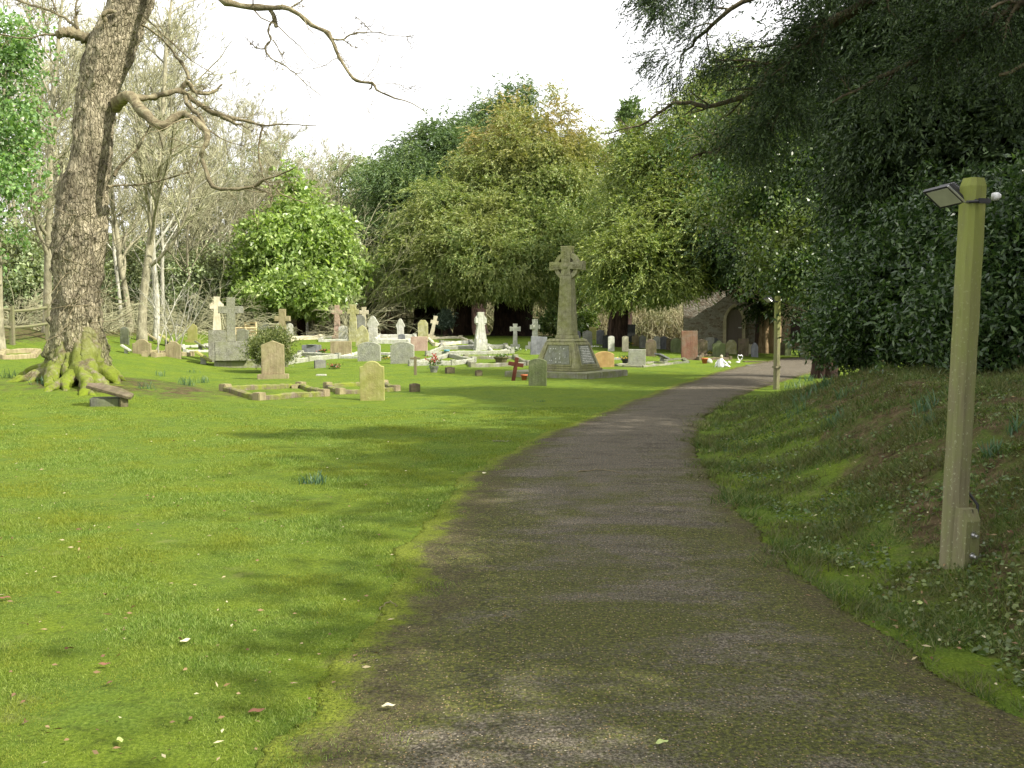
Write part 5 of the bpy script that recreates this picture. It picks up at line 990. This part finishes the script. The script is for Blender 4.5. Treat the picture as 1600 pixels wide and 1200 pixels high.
# pale wooden bench, seen end on behind the crosses
def bench():
    p = gnd(384, 538); p = at(384, 538, 47); p[2] = H(p[0], p[1]); t = thing('wooden_bench', 'pale wooden bench behind the rough granite cross', 'bench', p, -.9)
    for x in (-.6, .6):
        m = MB(); m.box((x, .25, .5), (.07, .07, 1.1), bev=.008); m.box((x, -.25, .36), (.07, .07, .8), bev=.008); m.build('leg', M['palewood'], t); MB().box((x, -.02, .79), (.08, .62, .05), bev=.008).build('armrest', M['palewood'], t)
    m = MB(); [m.box((0, -.22+.11*k, .46), (1.25, .09, .03), bev=.004) for k in range(5)]; m.build('seat', M['palewood'], t)
    m = MB(); [m.box((0, .235, .6+.14*k), (1.12, .03, .07), bev=.004) for k in range(4)]; m.build('backrest', M['palewood'], t)
bench()
# post and rail fence at the left
def fence(line, label, seed, post=.13, hgt=1.2, rails=2, name='rail_fence'):
    pts = [np.array([x, y, float(H(x, y))]) for x, y in line]; t = thing(name, label, 'fence', pts[0]); o = pts[0]; rr = random.Random(seed)
    for q in pts: m = MB(); m.box(tuple(q-o+[0, 0, hgt/2-.15]), (post, post, hgt+.3), rr.uniform(-.2, .2), bev=.012); m.build('post', M['fence'], t)
    for a, b in zip(pts[:-1], pts[1:]):
        for k in range(rails):
            z = hgt*(.86-.42*k); A, B_ = a-o+[0, -.06, z], b-o+[0, -.06, z+rr.uniform(-.05, .05)]; MB().tube([A, (A+B_)/2+[0, 0, -.02], B_], [.05, .055, .05], 6).build('rail', M['fence'], t)
fence([(-21.5, 30.0), (-18.4, 30.6), (-15.5, 31.2), (-15.6, 33.8), (-16.6, 37.5), (-17.4, 41), (-18.4, 46), (-19.2, 51)], 'mossy post and rail fence behind the old oak', 3)
fence([(1.2, 66), (2.0, 66), (3.4, 66.2), (4.8, 66.5)], 'low wooden fence beyond the yews, left of the memorial shaft', 4, .12, 1.3)
fence([(-8.9, 63), (-6.6, 63), (-4.4, 63)], 'short rail fence behind the back row of crosses', 6, .12, 1.2)
# ------------------------------------------------------------------ the church
def pointed(w, h, n=10): return outline('gothic', w, h)
def church():
    Y = 54.0; p = at(1128, 560, Y); p[2] = .0; s = Y/F; X0 = (1068-1128)*s; X1 = (1192-1128)*s; t = thing('church', 'rubble stone church with arched plank door, mostly hidden by dark yews', 'building', p, -R_(10))
    MB().box(((X0+X1)/2, 3.0, 3.0), (X1-X0, 6, 7.4), bev=.02).build('wall', M['rubble'], t)
    MB().box((X1+3.6, 7.3, 1.9), (7.2, 5.5, 5.0), bev=.02).build('side_wall', M['rubble2'], t)
    rf = MB().add([(X0-.4,-.4,6.72),(X1+.4,-.4,6.72),(X1+.4,6.4,6.72),(X0-.4,6.4,6.72),(X0-.2,3,9.6),(X1+.2,3,9.6)], [(3,2,1,0),(0,1,5,4),(2,3,4,5),(1,2,5),(3,0,4)]).build('roof', M['roof'], t)
    MB().box((X1+3.6, 7.3, 4.52), (7.6, 5.9, .22), bev=.02).build('side_roof', M['roof'], t)
    dc = (1146-1128)*s; dw = 24*s; dh = (560-488)*s
    o = outline('gothic', dw+10*s, dh+5*s); i = outline('gothic', dw, dh)
    # arch surround as a band between the two outlines
    o = o[1:]; o = [((dw/2+5*s), 0)]+o[1:-1]+[(-(dw/2+5*s), 0)]; i = [((dw/2), 0)]+i[2:-1]+[(-(dw/2), 0)]; o = outline('gothic', dw+10*s, dh+5*s)[1:]+[outline('gothic', dw+10*s, dh+5*s)[0]]; i = outline('gothic', dw, dh)[1:]+[outline('gothic', dw, dh)[0]]
    V = []; n = len(o)
    for a, b in zip(o, i): V += [(dc+a[0], -.16, a[1]), (dc+b[0], -.16, b[1]), (dc+b[0], .05, b[1]), (dc+a[0], .05, a[1])]
    MB().add(V, [(4*k+q, 4*k+(q+1)%4, 4*k+4+(q+1)%4, 4*k+4+q) for k in range(n-1) for q in range(4)]).build('door_surround', M['dress'], t)
    d = MB(); extr(d, [(x+dc, z) for x, z in i], .06, .004, -.035); dr = d.build('door', M['door'], t)
    m = MB(); [m.box((dc-dw/2+dw*(k+.5)/7, -.072, dh*.42), (dw/7-.03, .012, dh*.8)) for k in range(7)]; m.build('plank', M['door'], dr)
    m = MB(); m.box((dc+.3, -.09, dh*.55), (.16, .02, .05)); m.build('hinge', M['steel'], dr)
    # buttress right of the door
    MB().box((X1-.15, -.35, 1.8), (.5, .66, 5.0), bev=.03).build('buttress', M['rubble2'], t)
    dx = X1+ (1255-1192)*s*1.06; fy = 4.5
    MB().box((dx, fy-.012, 1.75), (1.0, .05, 2.5)).build('side_door', M['doordark'], t)
    MB().box((dx, fy-.1, 3.12), (3.2, .24, .2), bev=.02).build('lintel', M['slate'], t)
church()
p = at(1203, 556, 50); p[2] = H(p[0], p[1]); tt_ = thing('ivy_trunk_tree', 'thick pale flaking trunk standing beside the church buttress', 'tree', p)
g = np.random.default_rng(44); V, Q = fluted(g, (0,0,0), 3.6, .42, 1.3, S=32, flute=.28); mesh('trunk', V, Q, M['tantrunk'], tt_, smooth=True)
bl = [B(1205,470,26,22,50), B(1215,440,30,25,50)]; P, O = surf(g, bl, 120, cull=-1); V, Q = sprays(g, P, O, 12, .4, 7, .3, .2, .07, .3); mesh('foliage', V-p, Q, M['yewblack'], tt_)
# ------------------------------------------------------------------ lamp posts
def lamp(px, py, Y, top, label, seed, lean=.0, rz=.35, foot=True):
    p = at(px, py, Y); p[2] = min(p[2], float(H(p[0], p[1]))); s = Y/F; hh = (py-top)*s; t = thing('lamp_post', label, 'lamp post', p, 0, 'timber lamp posts', (0, lean))
    w = .13; ch = .026; a = w/2; pts = [(-a+ch,-a),(a-ch,-a),(a,-a+ch),(a,a-ch),(a-ch,a),(-a+ch,a),(-a,a-ch),(-a,-a+ch)]; c, q = math.cos(rz), math.sin(rz)
    rr = random.Random(seed); V = []; zs = list(np.linspace(-.3, hh-.05, 26))
    for z in zs: j = rr.uniform(-.0015, .0015); V += [((x*c-y*q)*(1+j)+j, (x*q+y*c)*(1+j), z) for x, y in pts]
    V += [(x*c*.8-y*q*.8, x*q*.8+y*c*.8, hh+.0) for x, y in pts]; K = len(zs)+1
    m = MB(); m.add(V, [(k*8+i, k*8+(i+1)%8, k*8+8+(i+1)%8, k*8+8+i) for k in range(K-1) for i in range(8)]+[tuple(range(8))[::-1], tuple(range((K-1)*8, K*8))]); m.build('post', M['post'], t)
    # floodlight
    def L(x, y, dy=0): v = at(x, y, Y+dy)-at(px, py, Y); return np.array([v[0], v[1], v[2]])
    k = 1 if foot else Y/6.1; 
    def PL_(ix, iy, dy=0):   # floodlight offsets measured on the near post, metres
        return np.array([(ix-1505)*6.1/F, dy, hh-(iy-280)*6.1/F]) if not foot else np.array([(ix-1487)*6.1/F-.07*(0), dy, hh-(iy-279)*6.1/F])
    Bp = PL_(1446, 292, -.02); u = np.array([.108, -.01, -.10]); v = np.array([-.088, .16, -.02]); n = norm(np.cross(u, v)); n = n if n[2] > 0 else -n
    def boxf(m_, o, u_, v_, w_, sc=1.0):
        ce = o+(u_+v_)/2+w_; V_ = [o, o+u_, o+u_+v_, o+v_]+[ce+(x-ce+w_)*sc if False else (ce+((x+w_)-ce)*sc) for x in (o, o+u_, o+u_+v_, o+v_)]
        m_.add(V_, [(3,2,1,0),(4,5,6,7),(0,1,5,4),(1,2,6,5),(2,3,7,6),(3,0,4,7)])
    m = MB(); boxf(m, Bp, u, v, n*.028); boxf(m, Bp+n*.0285+u*.06+v*.06, u*.88, v*.88, n*.05, .72); hd = m.build('floodlight', M['blackm'], t)
    m = MB(); [boxf(m, Bp+n*.079+u*(.24+.085*i)+v*.2, u*.03, v*.6, n*.022) for i in range(7)]; m.build('cooling_fin', M['blackm'], hd)
    m = MB(); boxf(m, Bp-n*.003+u*.09+v*.09, u*.82, v*.82, n*.0025); m.build('lens', M['lens'], hd)
    m = MB(); boxf(m, Bp-n*.006-v*.015, u, v*.04, n*.012); m.build('bezel', M['steel'], hd)
    b0 = Bp+u*.5+v*.5+n*.07; m = MB(); e1 = PL_(1472, 318, -.09); e2 = PL_(1500, 316, -.095)
    m.tube([Bp+u*1.02+v*.1+n*.02, e1, e2+[.0, .0, 0]], .009, 6); m.tube([Bp+u*.2+v*.95+n*.03, PL_(1480, 300, .02), PL_(1484, 316, -.08)], .009, 6); m.box(tuple(PL_(1494, 316, -.095)), (.07, .02, .03), bev=.003); m.build('bracket', M['blackm'], t)
    m = MB(); m.tube([PL_(1518, 306, 0), PL_(1526, 305, -.0)], [.024, .024], 14); m.tube([PL_(1526.2, 305, 0), PL_(1530, 305, 0)], [.022, .012], 14); m.build('sensor', M['whitepl'], t, True)
    if foot:
        cr = lambda x, y, dy: L(x, y, dy)
        fb = cr(1498, 893, -.07); bw, bd, bh = .105, .10, (893-792)*s
        m = MB(); ca, sa = math.cos(.35), math.sin(.35)
        prof = [(-bd/2, -.25), (bd/2, -.25), (bd/2, bh), (-bd/2+.03, bh), (-bd/2, bh-.07)]
        V_ = [(fb[0]+.02+(x*ca-y*sa), fb[1]-.03+(x*sa+y*ca), fb[2]*0+z+fb[2]) for x in (-bw/2, bw/2) for y, z in prof]
        m.add(V_, [(0,1,2,3,4)[::-1], (5,6,7,8,9)]+[(i, (i+1)%5, (i+1)%5+5, i+5) for i in range(5)]); fo = m.build('foot_block', M['post'], t)
        for zz in (bh*.62, bh*.30): m = MB(); m.tube([(fb[0]+.035, fb[1]-.075, fb[2]+zz), (fb[0]+.05, fb[1]-.115, fb[2]+zz-.004)], .011, 8); m.tube([(fb[0]+.037, fb[1]-.078, fb[2]+zz), (fb[0]+.04, fb[1]-.086, fb[2]+zz)], .02, 10); m.build('bolt', M['steel'], fo)
        cx_ = a+.012; m = MB(); pts_ = [(cx_+.05, -.02, z) for z in np.linspace(-.1, .42, 6)]+[(cx_*.98, .02, .5)]+[(cx_*.98+.004, .03, z) for z in np.linspace(.6, hh-.12, 10)]; m.tube(pts_, .009, 6); m.build('cable', M['blackm'], t, True)
    else: MB().box((0, -.0, hh*.24), (.155, .155, .05), rz, bev=.004).build('collar', M['fence'], t)
lamp(1487, 893, 6.1, 277, 'green timber lamp post with floodlight, tall in the right foreground', 1, .029)
lamp(1213, 603, 24.2, 457, 'slim timber lamp post standing farther along the path edge', 2, .0, foot=False)
# ------------------------------------------------------------------ daffodil clumps, sticks, leaves
def daff(px, py, n, r, h, label, seed):
    g = np.random.default_rng(seed); p = gnd(px, py); t = None; x = g.normal(0, r, n); y = g.normal(0, r*.6, n); z = H(x+p[0], y+p[1])-p[2]-.01
    P0 = np.stack([x, y, z], 1); D = norm(np.stack([g.normal(0, .22, n), g.normal(0, .22, n), np.ones(n)], 1)); hh = h*g.uniform(.55, 1.2, n); K = 5; tt = np.linspace(0, 1, K)
    ax = norm(np.cross(D, g.normal(0, 1, (n, 3)))); bend = g.normal(0, .18, (n, 1, 3))*[1, 1, .2]
    Cn = P0[:,None]+D[:,None]*(hh[:,None]*tt)[...,None]+bend*(tt**2)[None,:,None]*hh[:,None,None]; w = .011*np.array([1, 1, .95, .75, .2])[None,:,None]
    V = np.stack([Cn-ax[:,None]*w*.5, Cn+ax[:,None]*w*.5], 2).reshape(-1, 3); i = np.arange(n)[:,None]*K*2; k = np.arange(K-1)[None]*2
    Q = np.stack([i+k, i+k+1, i+k+3, i+k+2], -1).reshape(-1, 4); tag(mesh('daffodil_clump', V, Q, M['daff'], loc=p), label, 'plant', 'clumps of daffodil leaves')
for k, (px, py, n, r, h, lab) in enumerate([
 (493,757,46,.07,.12,'blue green daffodil clump alone on the open lawn left of the path'), (843,628,12,.06,.07,'tiny daffodil clump on the lawn below the curved headstone'),
 (78,601,60,.14,.2,'daffodil clump just left of the mossy roots'), (20,590,40,.12,.2,'daffodil clump at the far left edge'), (60,584,34,.1,.18,'daffodil clump beside the outermost left root'), (138,572,40,.10,.24,'daffodil clump between the oak roots'),
 (104,590,26,.08,.2,'daffodil clump under the middle mossy roots'), (165,594,40,.10,.2,'daffodil clump below the rightmost root'), (228,608,30,.09,.16,'daffodil clump right of the oak, above the fallen slab'), (252,588,26,.08,.18,'sparse daffodil clump right of the oak roots'),
 (292,602,50,.09,.2,'full daffodil clump left of the log like kerb'), (318,598,40,.09,.2,'daffodil clump nearest the log like kerb corner'), (300,582,20,.1,.12,'faint daffodil clump below the desk shaped tablet'),
 (1240,606,40,.14,.2,'daffodil clump just right of the farther lamp post foot'), (1262,596,46,.14,.22,'daffodil clump at the bank crest'), (1285,606,26,.1,.18,'daffodil clump below the laurel tip'), (1256,628,34,.12,.2,'daffodil clump low beside the path verge'),
 (1246,646,26,.07,.16,'small daffodil clump on the bank slope, lowest left'), (1304,664,44,.07,.17,'dark daffodil clump in the middle of the bank'), (1322,620,22,.08,.16,'daffodil clump under the laurel edge'),
 (1443,648,34,.06,.16,'daffodil clump just left of the near lamp post, upper'), (1446,672,30,.05,.13,'daffodil clump just left of the near lamp post, lower'), (1553,712,26,.035,.12,'daffodil clump right of the near lamp post'), (1590,676,30,.06,.14,'daffodil clump at the right edge of the picture')]):
    daff(px, py, n, r, h, lab, 200+k)
def onpath(p):
    fr = (p[0]-float(eL(p[1])))/(float(eR(p[1]))-float(eL(p[1]))); return p+np.array([0, 0, .012+.03*math.sin(fr*math.pi)]) if 0 < fr < 1 and p[1] < 45 else p
def stick(pts, r, label, seed, mat='twig'):
    g = np.random.default_rng(seed); P = [onpath(gnd(x, y)) for x, y in pts]; o = P[0]; q = rs([p-o+[0, 0, .008] for p in P], 14)+g.normal(0, .004, (14, 3)); m = MB(); m.tube(q, list(np.linspace(r, r*.5, 14)), 7)
    tag(m.build('fallen_stick', M[mat], None, True, o), label, 'stick', 'fallen sticks')
stick([(1202,868),(1225,866),(1250,857)], .011, 'thick fallen stick on the right verge of the path', 1, 'bare')
stick([(1236,857),(1264,850)], .009, 'short stick touching the thick one on the right verge', 2, 'bare')
stick([(592,957),(606,950),(624,955)], .004, 'thin forked twig on the left edge of the path', 3)
stick([(770,690),(798,690)], .008, 'stick lying in the grass left of the path', 4, 'bare')
stick([(830,717),(870,721),(910,723)], .005, 'dark thin twig lying across the path', 5)
stick([(900,745),(940,742),(975,748)], .006, 'longer dark twig on the path further down', 6)
def leaf(px, py, L, label, mat, rz=0.0, curl=.2):
    p = onpath(gnd(px, py)); n = 8; V = []; 
    for i in range(n+1):
        t_ = i/n; w = L*.2*math.sin(math.pi*min(1, t_*1.02))**.8; x = (t_-.5)*L*.85; z = .022+curl*.25*L*(t_-.5)**2+.003*math.sin(t_*9+px)
        V += [(x, -w, z+w*.12), (x, 0, z), (x, w, z+w*.25)]
    Fc = [(3*i+k, 3*i+3+k, 3*i+4+k, 3*i+1+k) for i in range(n) for k in (0, 1)]; o = mesh('fallen_leaf', V, Fc, M[mat], loc=p); o.rotation_euler = (0, 0, rz); tag(o, label, 'leaf', 'single fallen leaves')
M['leafpale'] = plain('pale_dead_leaf', (.5,.46,.3), .6, .3, 0, .2, 40); M['leafred'] = plain('red_brown_dead_leaf', (.17,.08,.045), .7, .2, 0, .35, 40); M['leafgreen'] = plain('yellow_green_dead_leaf', (.3,.36,.12), .6, .3, 0, .2, 40)
leaf(401,1121,.085,'long red brown leaf on the moss at the bottom left of the path','leafred',.4,.15); leaf(607,1124,.07,'pale curled leaf on the lower left of the path','leafpale',.2,.15); leaf(1034,1193,.07,'pale green leaf at the very bottom of the path','leafgreen',.5)
leaf(290,1010,.08,'pale leaf with long stalk on the left lawn','leafpale',1.0); leaf(163,1046,.07,'orange brown leaf on the lower left lawn','leafred',.1); leaf(8,940,.08,'pinkish leaf at the left edge of the lawn','leafred',.2)
leaf(1332,892,.07,'pale green leaf on the right verge below the sticks','leafgreen',.8); leaf(1313,880,.06,'pink brown leaf on the right verge','leafpale',2.0); leaf(1175,758,.1,'white leaf on the bank foot right of the path','leafpale',.3); leaf(188,1170,.06,'pale green leaf at the bottom left corner lawn','leafgreen',2.2)
leaf(1437,950,.09,'yellow green leaf below the near lamp post','leafgreen',1.2); leaf(1583,924,.08,'green leaf at the right edge below the near lamp post','leafgreen',.3); leaf(757,745,.1,'whitish leaf on the left edge of the path','leafpale',1.2)
for o in list(bpy.data.objects):
    if o.type == 'MESH' and o.data.users == 1 and o.name.split('.')[0] in ('slab', 'plinth', 'pedestal', 'step', 'block', 'cross', 'base'): pass
